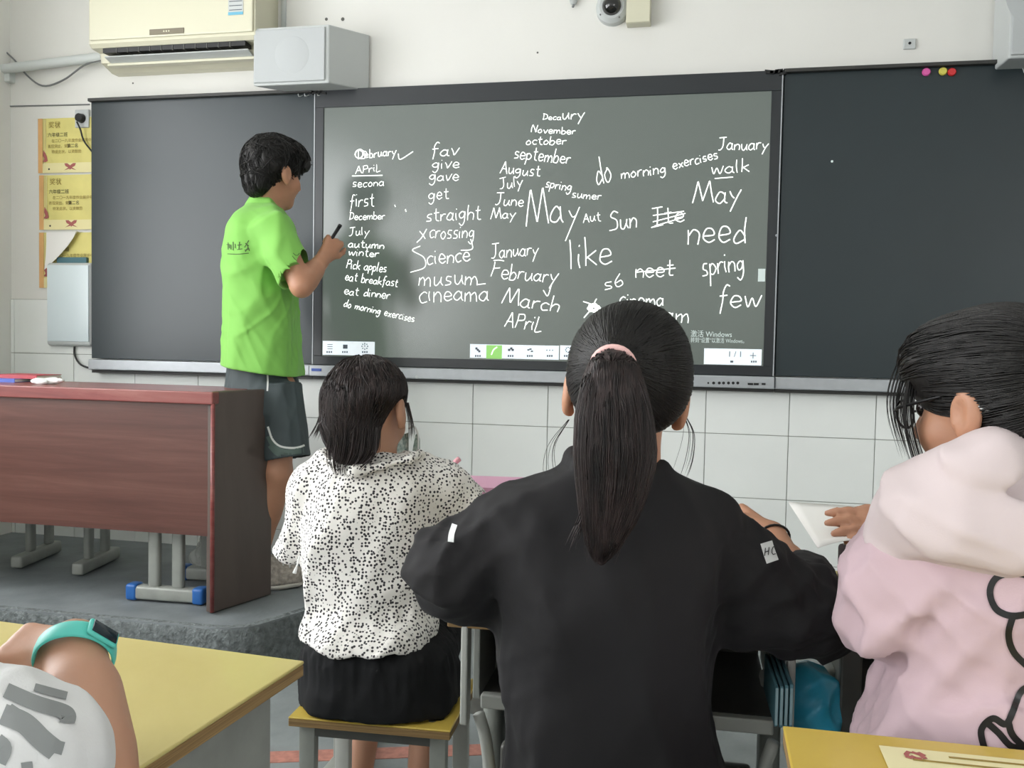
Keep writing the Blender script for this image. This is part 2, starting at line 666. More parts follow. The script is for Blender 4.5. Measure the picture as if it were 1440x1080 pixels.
def bounds(pts, pad):
    p = np.array(pts, float)
    q = (p - CAM) @ np.stack([RH, FH, UP], 1)
    lo, hi = q.min(0), q.max(0)
    c = np.array([CAM + RH * a + FH * b + UP * z for a in (lo[0], hi[0]) for b in (lo[1], hi[1]) for z in (lo[2], hi[2])])
    return c.min(0) - pad, c.max(0) + pad


def folds(seed, amp, freq, along, n=5, sharp=1.0, warp=1.2):
    """soft creases running roughly along a direction"""
    r = np.random.default_rng(seed)
    al = np.array(along, float); al /= np.linalg.norm(al)
    W = []
    for _ in range(n):
        w = r.normal(size=3)
        w -= al * (w @ al) * 0.88
        w = w / np.linalg.norm(w) * freq * r.uniform(0.6, 1.5)
        W.append((w.astype(np.float32), r.normal(size=3).astype(np.float32) * freq * 0.35, r.uniform(0, 6.3)))

    def g(p):
        s = 0
        for w, w2, ph in W:
            x = np.sin(p @ w + warp * np.sin(p @ w2 + ph) + ph)
            s = s + np.exp(-x * x * (2.2 * sharp)) - 0.45
        return (amp / n) * s
    return g


def nrm(v):
    v = np.array(v, float)
    return v / np.linalg.norm(v)


def frame(th):
    """facing th radians to the right of the view direction"""
    return RH * cos(th) - FH * sin(th), FH * cos(th) + RH * sin(th), UP.copy()


def tilt(fr, pitch=0.0, roll=0.0):
    """nod forward by pitch, lean the crown towards own right by roll"""
    R, F, U = fr
    F, U = F * cos(pitch) - U * sin(pitch), U * cos(pitch) + F * sin(pitch)
    R, U = R * cos(roll) - U * sin(roll), U * cos(roll) + R * sin(roll)
    return R, F, U


def add_head(f, c, fr, s=1.0, neck_to=None, neck_r=0.052):
    R, F, U = fr
    T = lambda x, y, z: c + s * (R * x + F * y + U * z)
    f.add(ell(T(0, -0.008, 0.03), np.array([0.074, 0.094, 0.085]) * s, fr), 0.01)
    f.add(ell(T(0, 0.028, -0.045), np.array([0.056, 0.058, 0.062]) * s, fr), 0.03 * s)
    f.add(ell(T(0, 0.064, -0.09), np.array([0.022, 0.018, 0.018]) * s, fr), 0.03 * s)
    for q in (-1, 1):
        f.add(ell(T(q * 0.036, 0.058, -0.028), np.array([0.026, 0.024, 0.028]) * s, fr), 0.02 * s)
        f.sub(ell(T(q * 0.031, 0.1, 0.008), np.array([0.016, 0.02, 0.011]) * s, fr), 0.012 * s)
        # ear
        f.add(ell(T(q * 0.082, -0.01, -0.008), np.array([0.010, 0.021, 0.034]) * s, tilt(fr, -0.2)), 0.008 * s)
        f.add(cap(T(q * 0.079, -0.002, -0.036), T(q * 0.077, 0.0, -0.038), 0.008 * s, 0.007 * s), 0.006 * s)
        f.sub(ell(T(q * 0.095, -0.003, -0.006), np.array([0.010, 0.012, 0.021]) * s, tilt(fr, -0.2)), 0.005 * s)
    f.add(cap(T(0, 0.086, 0.012), T(0, 0.106, -0.022), 0.006 * s, 0.011 * s), 0.012 * s)
    for q in (-1, 1):
        f.add(ell(T(q * 0.011, 0.096, -0.026), np.array([0.008, 0.009, 0.007]) * s, fr), 0.006 * s)
    f.add(ell(T(0, 0.086, -0.05), np.array([0.022, 0.009, 0.005]) * s, fr), 0.005 * s)
    f.add(ell(T(0, 0.084, -0.059), np.array([0.019, 0.009, 0.006]) * s, fr), 0.004 * s)
    if neck_to is not None:
        f.add(cap(T(0, -0.018, -0.04), neck_to, neck_r * s, neck_r * 1.05 * s), 0.02)
    return T


def add_eyes(T, parent, s=1.0):
    for q in (-1, 1):
        MB().sphere(T(q * 0.031, 0.074, 0.008), 0.0125 * s).build('eye', M['eye'], parent, True)
        MB().tube([T(q * 0.05, 0.084, 0.028), T(q * 0.034, 0.093, 0.032), T(q * 0.016, 0.094, 0.028)], 0.0028 * s, 6).build('eyebrow', M['hair'], parent, True)


def add_hand(f, w, d, n, thumb, s=1.0, curl=(0.3, 0.4, 0.3), spread=0.06, k=0.006):
    """w wrist, d towards the fingers, n back of hand, thumb = +1/-1 side"""
    d = nrm(d)
    n = nrm(n - d * np.dot(n, d))
    sd = np.cross(d, n) * thumb
    base = []
    for i, (o, ln) in enumerate(((0.028, 0.066), (0.0095, 0.074), (-0.0095, 0.07), (-0.027, 0.055))):
        b = w + s * (d * (0.088 - 0.004 * i) + sd * o)
        f.add(cap(w + s * (d * 0.01 + sd * o * 0.55), b, 0.0145 * s, 0.0115 * s), 0.014 * s)
        dd = nrm(d + sd * o / 0.028 * spread)
        p, ang = b, 0.0
        for j, fr_ in enumerate((0.45, 0.32, 0.23)):
            ang += curl[j]
            q = p + s * ln * fr_ * (dd * cos(ang) - n * sin(ang))
            f.add(cap(p, q, (0.0092 - 0.0008 * j) * s, (0.0086 - 0.0009 * j) * s), k)
            p = q
    t0 = w + s * (d * 0.022 + sd * 0.022 - n * 0.004)
    t1 = t0 + s * 0.036 * nrm(d * 0.75 + sd * 0.65 - n * 0.25)
    t2 = t1 + s * 0.03 * nrm(d * 0.9 + sd * 0.3 - n * 0.3)
    t3 = t2 + s * 0.022 * nrm(d * 0.95 + sd * 0.05 - n * 0.35)
    f.add(cap(t0, t1, 0.0145 * s, 0.0115 * s), 0.012 * s)
    f.add(cap(t1, t2, 0.0108 * s, 0.0098 * s), k)
    f.add(cap(t2, t3, 0.0098 * s, 0.0082 * s), k)


def strands(paths, r0, r1, f=None, lift=0.0012, it=3, rootlift=None):
    """paths (S,M,3) -> thin three-sided tubes, optionally laid onto the surface of field f"""
    Pp = np.array(paths, float)
    Sn, Mn, _ = Pp.shape
    if f is not None:
        q = Pp.reshape(-1, 3).copy()
        e = 0.003
        lf = lift * rng.uniform(0.2, 1.8, size=(Sn, 1)).repeat(Mn, 1).ravel() if np.isscalar(lift) else lift
        for _ in range(it):
            qf = q.astype(np.float32)
            d = f(qf)
            g = np.stack([f(qf + A3(v)) - d for v in ((e, 0, 0), (0, e, 0), (0, 0, e))], 1) / e
            g /= np.linalg.norm(g, axis=1)[:, None] + 1e-6
            q -= g * np.clip(d - lf, -0.05, 0.05)[:, None]
        Pp = q.reshape(Sn, Mn, 3)
    T = np.gradient(Pp, axis=1)
    T /= np.linalg.norm(T, axis=2)[..., None] + 1e-9
    ref = np.where(np.abs(T[..., 2:3]) > 0.9, np.array([1.0, 0, 0]), np.array([0, 0, 1.0]))
    a = np.cross(T, ref); a /= np.linalg.norm(a, axis=2)[..., None] + 1e-9
    b = np.cross(T, a)
    t = np.linspace(0, 1, Mn)
    r = (r0 + (r1 - r0) * t) * np.minimum(1, 6 * (1.02 - t))
    r = r[None, :, None] * rng.uniform(0.6, 1.3, size=(Sn, 1, 1))
    V = np.stack([Pp + r * (a * cos(k * 2 * PI / 3) + b * sin(k * 2 * PI / 3)) for k in range(3)], 2)
    V = V.reshape(-1, 3)
    base = (np.arange(Sn)[:, None] * Mn + np.arange(Mn - 1)[None]) * 3
    Q = []
    for k in range(3):
        k2 = (k + 1) % 3
        Q.append(np.stack([base + k, base + k2, base + 3 + k2, base + 3 + k], -1).reshape(-1, 4))
    return V, np.concatenate(Q)


def join(*ms):
    V, Q, n = [], [], 0
    for v, q in ms:
        V.append(v); Q.append(q + n); n += len(v)
    return np.concatenate(V), np.concatenate(Q)


def smooth_path(pts, n=12):
    p = np.array(pts, float)
    t = np.arange(len(p))
    return np.stack([crom(t, p[:, i], n)[1] for i in range(3)], 1)


def decal(o, pts2, off=0.0012):
    """drop 3D points onto object o along the view ray from the camera side (print on cloth)"""
    me = o.data
    bvh = BVHTree.FromPolygons([v.co for v in me.vertices], [tuple(p.vertices) for p in me.polygons])
    out = []
    for px, py in pts2:
        r = Vector(ray(px, py)).normalized()
        h = bvh.ray_cast(Vector(CAM), r)
        out.append(None if h[0] is None else np.array(h[0] + h[1].normalized() * off))
    return out


def ribbon(pts, w, nv, V, Q):
    """flat ribbon through pts (list of 3D), width w, facing nv; appended to V,Q"""
    p = np.array(pts, float)
    if len(p) < 2:
        return
    t = np.gradient(p, axis=0)
    t /= np.linalg.norm(t, axis=1)[:, None] + 1e-9
    nvv = np.array(nv, float)
    s = np.cross(t, nvv)
    s /= np.linalg.norm(s, axis=-1)[:, None] + 1e-9
    a, b = p + s * w / 2, p - s * w / 2
    n0 = sum(len(x) for x in V)
    V.append(np.concatenate([a, b]))
    k = len(p)
    i = np.arange(k - 1)
    Q.append(np.stack([i, i + 1, k + i + 1, k + i], 1) + n0)


def print_on(o, lines, wpx, d, m, name, parent):
    """print polylines (pixel space) onto a cloth object as a thin band part"""
    V, Q = [], []
    for ln in lines:
        n = max(2, int(sum(math.dist(a, b) for a, b in zip(ln, ln[1:])) / 3))
        t = np.linspace(0, len(ln) - 1, n)
        x = np.interp(t, np.arange(len(ln)), [q[0] for q in ln])
        y = np.interp(t, np.arange(len(ln)), [q[1] for q in ln])
        if len(ln) > 2:
            x = crom(np.arange(len(ln)), [q[0] for q in ln], n)[1]
            y = crom(np.arange(len(ln)), [q[1] for q in ln], n)[1]
        # build both rims of the band, both dropped on the cloth
        tx, ty = np.gradient(x), np.gradient(y)
        l = np.hypot(tx, ty) + 1e-9
        nx, ny = -ty / l, tx / l
        rims = [decal(o, list(zip(x + nx * wpx * k, y + ny * wpx * k))) for k in (-0.5, 0, 0.5)]
        n0 = sum(len(v) for v in V)
        ok = [all(r[i] is not None for r in rims) for i in range(n)]
        V.append(np.array([(r[i] if r[i] is not None else np.zeros(3)) for i in range(n) for r in rims]))
        for i in range(n - 1):
            if ok[i] and ok[i + 1]:
                if np.linalg.norm(rims[1][i] - rims[1][i + 1]) > 0.03:
                    continue
                for k in (0, 1):
                    Q.append(np.array([[n0 + i * 3 + k, n0 + i * 3 + k + 1, n0 + i * 3 + 4 + k, n0 + i * 3 + 3 + k]]))
    if not Q:
        return None
    return np_mesh(name, np.concatenate(V), np.concatenate(Q), m, parent)


def text(body, size, loc, m, name, parent=None, R=None, align='LEFT', sx=1.0, shear=0.0):
    """lettering as flat mesh; R columns = right, up, out"""
    c = bpy.data.curves.new(name, 'FONT')
    c.body = body
    c.size = size
    c.align_x = align
    c.shear = shear
    c.resolution_u = 3
    t = bpy.data.objects.new(name, c)
    me = bpy.data.meshes.new_from_object(t)
    me.name = name
    bpy.data.objects.remove(t)
    if R is None:
        R = (np.array([1, 0, 0]), np.array([0, 0, 1]), np.array([0, -1, 0]))
    Mx = Matrix([[R[0][i] * sx, R[1][i], R[2][i], loc[i]] for i in range(3)] + [[0, 0, 0, 1]])
    me.transform(Mx)
    me.materials.clear()
    return link(name, me, m, parent)


# ================================================================== THE SETTING
def build_room():
    th = 0.24
    # floor
    MB().box(((ROOM_L + ROOM_R) / 2, (ROOM_B + WALL_Y) / 2, -0.05), (ROOM_R - ROOM_L + 0.6, WALL_Y - ROOM_B + 0.6, 0.1)).build('floor', M['floor'])['kind'] = 'structure'
    MB().box(((ROOM_L + ROOM_R) / 2, (ROOM_B + WALL_Y) / 2, ROOM_H + 0.05), (ROOM_R - ROOM_L + 0.6, WALL_Y - ROOM_B + 0.6, 0.1)).build('ceiling', M['ceiling'])['kind'] = 'structure'
    wf = MB().box(((ROOM_L + ROOM_R) / 2, WALL_Y + th / 2, ROOM_H / 2), (ROOM_R - ROOM_L, th, ROOM_H)).build('wall_front', M['plaster'])
    wf['kind'] = 'structure'
    # grout bed behind the tiles
    MB().box(((ROOM_L + ROOM_R) / 2, WALL_Y - 0.001, 0.665), (ROOM_R - ROOM_L, 0.006, 1.33)).build('grout_bed', M['grout'], wf)
    # tile dado, every visible tile its own piece; meshes shared by size
    x_joint = onY(1109, 600, WALL_Y)[0]
    tw, thh = 0.329, 0.2595
    zrows = [0.81 - 3 * thh, 0.81 - 2 * thh, 0.81 - thh, 0.81, 0.81 + thh, 0.81 + 2 * thh]
    cache = {}

    def tile(x0, x1, z0, z1):
        key = (round(x1 - x0, 3), round(z1 - z0, 3))
        w_, h_ = x1 - x0 - 0.003, z1 - z0 - 0.003
        if key not in cache:
            b = MB().box((0, 0, 0), (w_, 0.008, h_), bev=0.0012, seg=1)
            bmesh.ops.recalc_face_normals(b.bm, faces=b.bm.faces)
            me = bpy.data.meshes.new('tile')
            b.bm.to_mesh(me); b.bm.free()
            me.materials.append(M['tile'])
            cache[key] = me
        o = bpy.data.objects.new('tile', cache[key])
        COL.objects.link(o)
        o.parent = wf
        o.location = ((x0 + x1) / 2, WALL_Y - 0.006 + random.uniform(-0.0004, 0.0004), (z0 + z1) / 2)
    k0 = int(math.floor((ROOM_L - x_joint) / tw))
    for k in range(k0, 8):
        x0, x1 = max(ROOM_L, x_joint + k * tw), x_joint + (k + 1) * tw
        for j in range(len(zrows) - 1):
            z0, z1 = max(zrows[j], 0.0), zrows[j + 1]
            if (j >= 4 and x0 > -2.8):
                continue
            tile(x0, x1, z0, z1)
    # left and right walls with window openings
    for side, X, wins in (('left', ROOM_L, LEFT_WIN), ('right', ROOM_R, RIGHT_WIN)):
        sgn = -1 if side == 'left' else 1
        b = MB()
        xc = X + sgn * th / 2
        ys = sorted(wins)
        edges = [ROOM_B] + [v for w in ys for v in w] + [WALL_Y + 0.001]
        for i in range(0, len(edges), 2):
            b.box((xc, (edges[i] + edges[i + 1]) / 2, ROOM_H / 2), (th, edges[i + 1] - edges[i], ROOM_H))
        for y0, y1 in ys:
            b.box((xc, (y0 + y1) / 2, WZ0 / 2), (th, y1 - y0, WZ0))
            b.box((xc, (y0 + y1) / 2, (WZ1 + ROOM_H) / 2), (th, y1 - y0, ROOM_H - WZ1))
        b.build('wall_' + side, M['plaster'])['kind'] = 'structure'
        for i, (y0, y1) in enumerate(ys):
            w = MB()
            xf = X + sgn * 0.06
            for yy in (y0 + 0.025, (y0 + y1) / 2, y1 - 0.025):
                w.box((xf, yy, (WZ0 + WZ1) / 2), (0.05, 0.05, WZ1 - WZ0))
            for zz in (WZ0 + 0.025, WZ0 + 1.25, WZ1 - 0.025):
                w.box((xf, (y0 + y1) / 2, zz), (0.05, y1 - y0, 0.05))
            w.build('window_%d' % (i + 1 + (3 if side == 'right' else 0)), M['winframe'])['kind'] = 'structure'
    MB().box(((ROOM_L + ROOM_R) / 2, ROOM_B - 0.12, ROOM_H / 2), (ROOM_R - ROOM_L, 0.24, ROOM_H)).build('wall_back', M['plaster'])['kind'] = 'structure'
    # podium (raised teaching platform) with a rough front edge
    c = onZ(340, 886, PODZ)
    c2 = onZ(430, 858, PODZ)
    dirn = nrm(c2 - c)
    tt = (WALL_Y - c[1]) / dirn[1]
    end = c + dirn * tt
    out = [(ROOM_L, c[1] - 0.01, 0), (c[0] - 0.12, c[1] - 0.004, 0)]
    for a in (0.15, 0.35, 0.6, 0.85):
        out.append((c[0] - 0.12 * (1 - a) ** 2 + dirn[0] * 0.1 * a * a, c[1] - 0.004 * (1 - a) + dirn[1] * 0.1 * a * a, 0))
    out += [(c[0] + dirn[0] * 0.16, c[1] + dirn[1] * 0.16, 0), (end[0], WALL_Y, 0), (ROOM_L, WALL_Y, 0)]
    pod = MB().poly(out, (0, 0, PODZ)).build('podium', M['podium'])
    pod['kind'] = 'structure'
    # worn nosing along the edge: small uneven concrete band, part of the podium
    V, Q = [], []
    pts = [np.array(o_) for o_ in out[:-1]]
    dense = []
    for a_, b_ in zip(pts, pts[1:]):
        n = max(2, int(np.linalg.norm(b_ - a_) / 0.008))
        for t in np.linspace(0, 1, n, endpoint=False):
            dense.append(a_ + (b_ - a_) * t)
    dense = np.array(dense)
    tang = np.gradient(dense, axis=0); tang /= np.linalg.norm(tang, axis=1)[:, None]
    outn = np.stack([tang[:, 1], -tang[:, 0], np.zeros(len(tang))], 1)
    prof = [(0.0, 0.0), (0.004, 0.05), (0.006, 0.11), (0.007, 0.15), (0.004, 0.178), (-0.004, 0.189), (-0.016, 0.1915), (-0.03, 0.1905)]
    rows = []
    for q, (o_, z_) in enumerate(prof):
        jit = rng.normal(size=len(dense)) * (0.0018 if 1 < q < 7 else 0.0004)
        rows.append(dense + outn * (o_ + jit)[:, None] + np.array([0, 0, z_]) + (np.array([0, 0, 1]) * rng.normal(size=(len(dense), 1)) * (0.0012 if 3 < q < 7 else 0)))
    V = np.concatenate(rows)
    n = len(dense)
    i = np.arange(n - 1)
    Q = np.concatenate([np.stack([r * n + i, r * n + i + 1, (r + 1) * n + i + 1, (r + 1) * n + i], 1) for r in range(len(prof) - 1)])
    np_mesh('worn_edge', V, Q, M['riser'], pod)
    # painted line on the floor
    a_, b_ = onZ(360, 1066, 0), onZ(470, 1062, 0)
    a_ = a_ - nrm(b_ - a_) * 0.35
    b_ = b_ + nrm(b_ - a_) * 0.5
    MB().box((a_ + b_) / 2 + np.array([0, 0, 0.0008]), (np.linalg.norm(b_ - a_), 0.07, 0.0016), (nrm(b_ - a_), np.cross(UP, nrm(b_ - a_)), UP)).build('trim_1', M['redline'])['kind'] = 'structure'
    # ceiling lamps
    for i, (x, y) in enumerate(LAMPS):
        t = thing('ceiling_lamp', 'white twin tube ceiling lamp, ' + ['front left', 'front right', 'middle left', 'middle right', 'rear left', 'rear right'][i] + ' of the room', 'lamp', (x, y, ROOM_H), 'ceiling lamps')
        MB().box((x, y, ROOM_H - 0.03), (0.2, 1.25, 0.06), bev=0.008).build('housing', M['white_pl'], t)
        for s in (-0.05, 0.05):
            MB().tube([(x + s, y - 0.58, ROOM_H - 0.08), (x + s, y + 0.58, ROOM_H - 0.08)], 0.014, 10).build('lamp_tube', M['lampglow'], t, True)


build_room()
print('room ok')


# ================================================================== BOARDS
ZT, ZB = CAM[2] + 1.072, CAM[2] - 0.118          # top of the boards, underside of the dark panels
TRIM_Z0 = CAM[2] - 0.178


def board_x(px, py=300):
    return onY(px, py, 0)[0]


def side_board(name, label, x0, x1, bolts):
    t = thing(name, label, 'blackboard', ((x0 + x1) / 2, 0, TRIM_Z0))
    zc, h = (ZT + ZB) / 2, ZT - ZB
    MB().box(((x0 + x1) / 2, 0.022, zc), (x1 - x0, 0.04, h - 0.004), bev=0.002).build('writing_surface', M['board'], t)
    MB().box(((x0 + x1) / 2, 0.011, ZT + 0.004), (x1 - x0, 0.07, 0.014), bev=0.002).build('top_rail', M['frame_dark'], t)
    MB().box(((x0 + x1) / 2, 0.012, (TRIM_Z0 + ZB) / 2 + 0.004), (x1 - x0, 0.07, ZB - TRIM_Z0 - 0.012), bev=0.004).build('chalk_ledge', M['alu'], t)
    MB().box(((x0 + x1) / 2, 0.024, TRIM_Z0 + 0.001), (x1 - x0, 0.04, 0.012)).build('ledge_underside', M['frame_dark'], t)
    return t


XL, XM0, XM1 = board_x(128), board_x(441), board_x(1096)
lb = side_board('blackboard', 'dark grey-green blackboard panel behind the man in the lime shirt', XL, XM0 - 0.003, 0)
rb = side_board('blackboard', 'dark blackboard panel right of the lit screen, with three round magnets on its top edge', XM1 + 0.003, XM1 + 2.2, 0)
for px, py in ((1170, 227),):
    MB().sphere(onY(px, py, 0.003), 0.006, 8, 6, (1, 0.3, 1)).build('chalk_mark', M['screen_dim'], rb)
# thin glossy rectangle standing in for a reflection on the left panel
pl = MB()
a, b_ = onY(252, 231, 0.004), onY(323, 264, 0.004)
MB().box((a + b_) / 2, (abs(b_[0] - a[0]), 0.003, abs(a[2] - b_[2])), bev=0.001).build('reflection_patch', mat('reflection_gloss', L(92, 96, 100), 0.2, metal=0.25), lb)

# ---- interactive screen
sb = thing('smart_board', 'large interactive screen full of white handwritten English words, between the two blackboards', 'screen', ((XM0 + XM1) / 2, 0, TRIM_Z0))
sx0, sx1 = board_x(455), board_x(1079)
TL, TR = onY(456, 151, 0), onY(1083, 129, 0)
BLc, BR = onY(452.5, 501, 0), onY(1075, 514, 0)
dz0, dz1 = (BLc[2] + BR[2]) / 2, (TL[2] + TR[2]) / 2
dx0, dx1 = (TL[0] + BLc[0]) / 2, (TR[0] + BR[0]) / 2
MB().box(((XM0 + XM1) / 2, 0.026, (ZT + ZB) / 2 + 0.004), (XM1 - XM0, 0.044, ZT - ZB + 0.012), bev=0.003).build('display_back', M['bezel'], sb)
for nm, c, s in (('bezel', ((XM0 + XM1) / 2, 0.0, (dz1 + ZT + 0.01) / 2), (XM1 - XM0, 0.012, ZT + 0.01 - dz1)),
                 ('bezel', ((XM0 + XM1) / 2, 0.0, (dz0 + ZB) / 2), (XM1 - XM0, 0.012, dz0 - ZB)),
                 ('bezel', ((XM0 + dx0) / 2, 0.0, (dz0 + dz1) / 2), (dx0 - XM0, 0.012, dz1 - dz0)),
                 ('bezel', ((XM1 + dx1) / 2, 0.0, (dz0 + dz1) / 2), (XM1 - dx1, 0.012, dz1 - dz0))):
    MB().box(c, s, bev=0.0012, seg=1).build(nm, M['bezel'], sb)
disp = MB().box(((dx0 + dx1) / 2, 0.0035, (dz0 + dz1) / 2), (dx1 - dx0, 0.007, dz1 - dz0)).build('display', M['screen'], sb)
for xx in (XM0 + 0.004, XM1 - 0.004):
    MB().box((xx, 0.0, (ZT + ZB) / 2), (0.005, 0.018, ZT - ZB), bev=0.001, seg=1).build('side_strip', M['alu'], sb)
trim = MB().box(((XM0 + XM1) / 2, 0.006, (TRIM_Z0 + ZB) / 2 + 0.004), (XM1 - XM0, 0.082, ZB - TRIM_Z0 - 0.012), bev=0.004).build('control_bar', M['alu'], sb)
MB().box(((XM0 + XM1) / 2, 0.024, TRIM_Z0 + 0.001), (XM1 - XM0, 0.04, 0.012)).build('bar_underside', M['frame_dark'], sb)
for px in (996, 1003.5, 1011.5, 1017.5, 1024.5, 1031, 1037.5):
    p = onY(px, 538.6, -0.036)
    MB().tube([p, p + np.array([0, 0.006, 0])], 0.006 if px > 998 else 0.004, 10).build('button', M['black'], trim)
for x0, x1 in ((1051.5, 1059), (1060, 1067), (1071, 1076.5)):
    p, q = onY(x0, 540, -0.036), onY(x1, 540, -0.036)
    MB().box((p + q) / 2, (q[0] - p[0], 0.006, 0.008)).build('port', M['black'], trim)
for px, w_ in ((445, 6),):
    p = onY(px, 520, -0.036)
    MB().box(p, (0.045, 0.004, 0.012)).build('blue_marking', M['book_blue'], trim)
p = onY(586, 530, -0.036)
MB().tube([p, p + np.array([0, 0.005, 0])], 0.007, 12).build('sensor_ring', M['conduit'], trim)
for px, py in ((444, 131), (1095, 102)):                 # ragged black sealant on the seam
    p = onY(px, py, -0.004)
    b = MB()
    for k in range(5):
        b.box(p + np.array([(k - 2) * 0.018, 0, random.uniform(-0.002, 0.006)]), (0.03, 0.02, random.uniform(0.008, 0.02)), (nrm([1, 0, random.uniform(-.3, .3)]), np.array([0, 1.0, 0]), nrm([random.uniform(-.3, .3), 0, 1])))
    b.build('sealant_scrap', M['black'], sb)['kind'] = 'stuff'
for py in (331,):
    p = onY(1092, py, -0.008)
    MB().sphere(p, 0.005, 8, 6).build('screw', M['alu'], sb)

# ---- handwriting, one stroke alphabet (x 0..w, y: 0 base, 5 x-height, 10 tall, -4 tail)
G = {
 'a': (5, '4,4 2,5 0,3 0,1 2,0 4,2|4,5 4,1 5,0'), 'b': (4.5, '0,10 0,5 0,0|0,3 2,5 4,3 3,0 0,0'), 'c': (4, '4,4.5 2,5 0,3 1,0 4,.5'),
 'd': (5, '4,3 2,5 0,2 1,0 4,1.5|4,10 4,5 4.5,0'), 'e': (4.5, '0,2.5 4,3 3,5 1,5 0,2 2,0 4.5,1'), 'f': (4, '4,9.5 2.5,10 1.5,7 1.5,3 1,-3|0,5 3.5,5.3'),
 'g': (5, '4,4 2,5 0,3 1,1 3,1.5 4,4|4,5 4,-1 2,-4 0,-2.5'), 'h': (4.5, '0,10 0,5 0,0|0,3 2,5 4,4 4,0'), 'i': (1.5, '0,5 0,2.5 .5,0|0,7.5 .3,8'),
 'k': (4.5, '0,10 0,5 0,0|4,5 0,2.5|.8,3 4.5,0'), 'l': (2, '0,10 0,5 .5,0'), 'm': (7, '0,5 0,2 0,0|0,3 2,5 3,3 3,0|3,3 5,5 6.3,3 6.5,0'),
 'n': (4.5, '0,5 0,2 0,0|0,3 2,5 4,3.5 4,0'), 'o': (4.5, '2,5 0,3 .5,.5 2.5,0 4,2.5 2.5,5 1.5,5'), 'p': (4.5, '0,5 0,0 0,-4|0,4 2,5 4,3 2.5,.5 0,1'),
 'r': (3.5, '0,5 0,2 0,0|0,3 1.5,5 3.5,5'), 's': (4, '3.5,5 1,5 .5,3 3,2 3,.3 0,0'), 't': (4, '1.5,9 1.5,4 2,.5 4,0|0,6 3.5,6.2'),
 'u': (5, '0,5 .3,1 2,0 4,3|4,5 4,2 5,0'), 'v': (4.5, '0,5 1,2.5 2,0 4.5,5.5'), 'w': (7, '0,5 1.5,0 3,4 5,0 7,5.5'), 'x': (4.5, '0,5 4,0|4,5 0,0'),
 'y': (5, '0,5 1,3 2,1.5|5,5.5 3,2 .5,-4'), 'A': (6, '0,0 1.5,5 3,10|3,10 4.5,5 6,0|1,4 5,4'), 'D': (6, '1,10 1,5 1,0|0,10 5,8 5,2 0,0'),
 'F': (6, '1,9 1,5 0,0|0,9.5 3,10 7,10|1,5 5,5.5'), 'I': (5, '0,10 5,10.5|2.5,10 2.5,5 2,0|-1,0 5,.5'), 'J': (6, '0,9.5 6,10|3.5,10 3.5,3 2,0 0,0'),
 'M': (9, '0,0 1,5 2,10|2,10 4.5,1|4.5,1 7,10|7,10 8,5 9,0'), 'N': (6, '0,0 0,5 1,10|1,10 3,5 5,0|5,0 5.5,5 6,10'), 'O': (5.5, '3,8 0,5 1,1 4,0 5.5,4 3,8'),
 'S': (6, '6,9 3,10 1,7.5 5,5 5,1 0,0'), 'P': (5, '.5,9 .5,5 0,0|0,9 4,9.5 4.5,6 .5,5'), 'L': (4, '0,10 0,5 0,0 4,.8'), '-': (5, '0,4 5,4'),
 ' ': (3.5, ''), '6': (4, '3,9 0,4 1,0 3.5,1 3,4 .5,3'),
}
V_, Q_ = [], []
SCR = -0.0012


def px_stroke(pts, w=1.5, smooth=True):
    pts = list(pts)
    if smooth and len(pts) > 2:
        n = len(pts) * 5
        x = crom(np.arange(len(pts)), [p[0] for p in pts], n)[1]
        y = crom(np.arange(len(pts)), [p[1] for p in pts], n)[1]
        pts = list(zip(x, y))
    ribbon([onY(a, b, SCR) for a, b in pts], w * 0.0026, (0, -1, 0), V_, Q_)


def write(word, x0, y0, x1, y1, h, w=1.5, slant=0.1):
    tot = sum(G[c][0] + 1.2 for c in word) - 1.2
    k = math.hypot(x1 - x0, y1 - y0) / tot
    ux, uy = (x1 - x0) / (tot * k), (y1 - y0) / (tot * k)
    hh = h / 10.0
    cx = 0
    for c in word:
        gw, s = G[c]
        jy = random.uniform(-0.5, 0.5)
        js = random.uniform(0.92, 1.1)
        for seg in s.split('|'):
            if not seg:
                continue
            pl = []
            for q in seg.split():
                gx, gy = map(float, q.split(','))
                gx += random.uniform(-.22, .22); gy = gy * js + jy + random.uniform(-.2, .2)
                u = (cx + gx) * k + gy * hh * slant
                pl.append((x0 + ux * u + uy * gy * hh, y0 + uy * u - ux * gy * hh))
            px_stroke(pl, w)
        cx += gw + 1.2


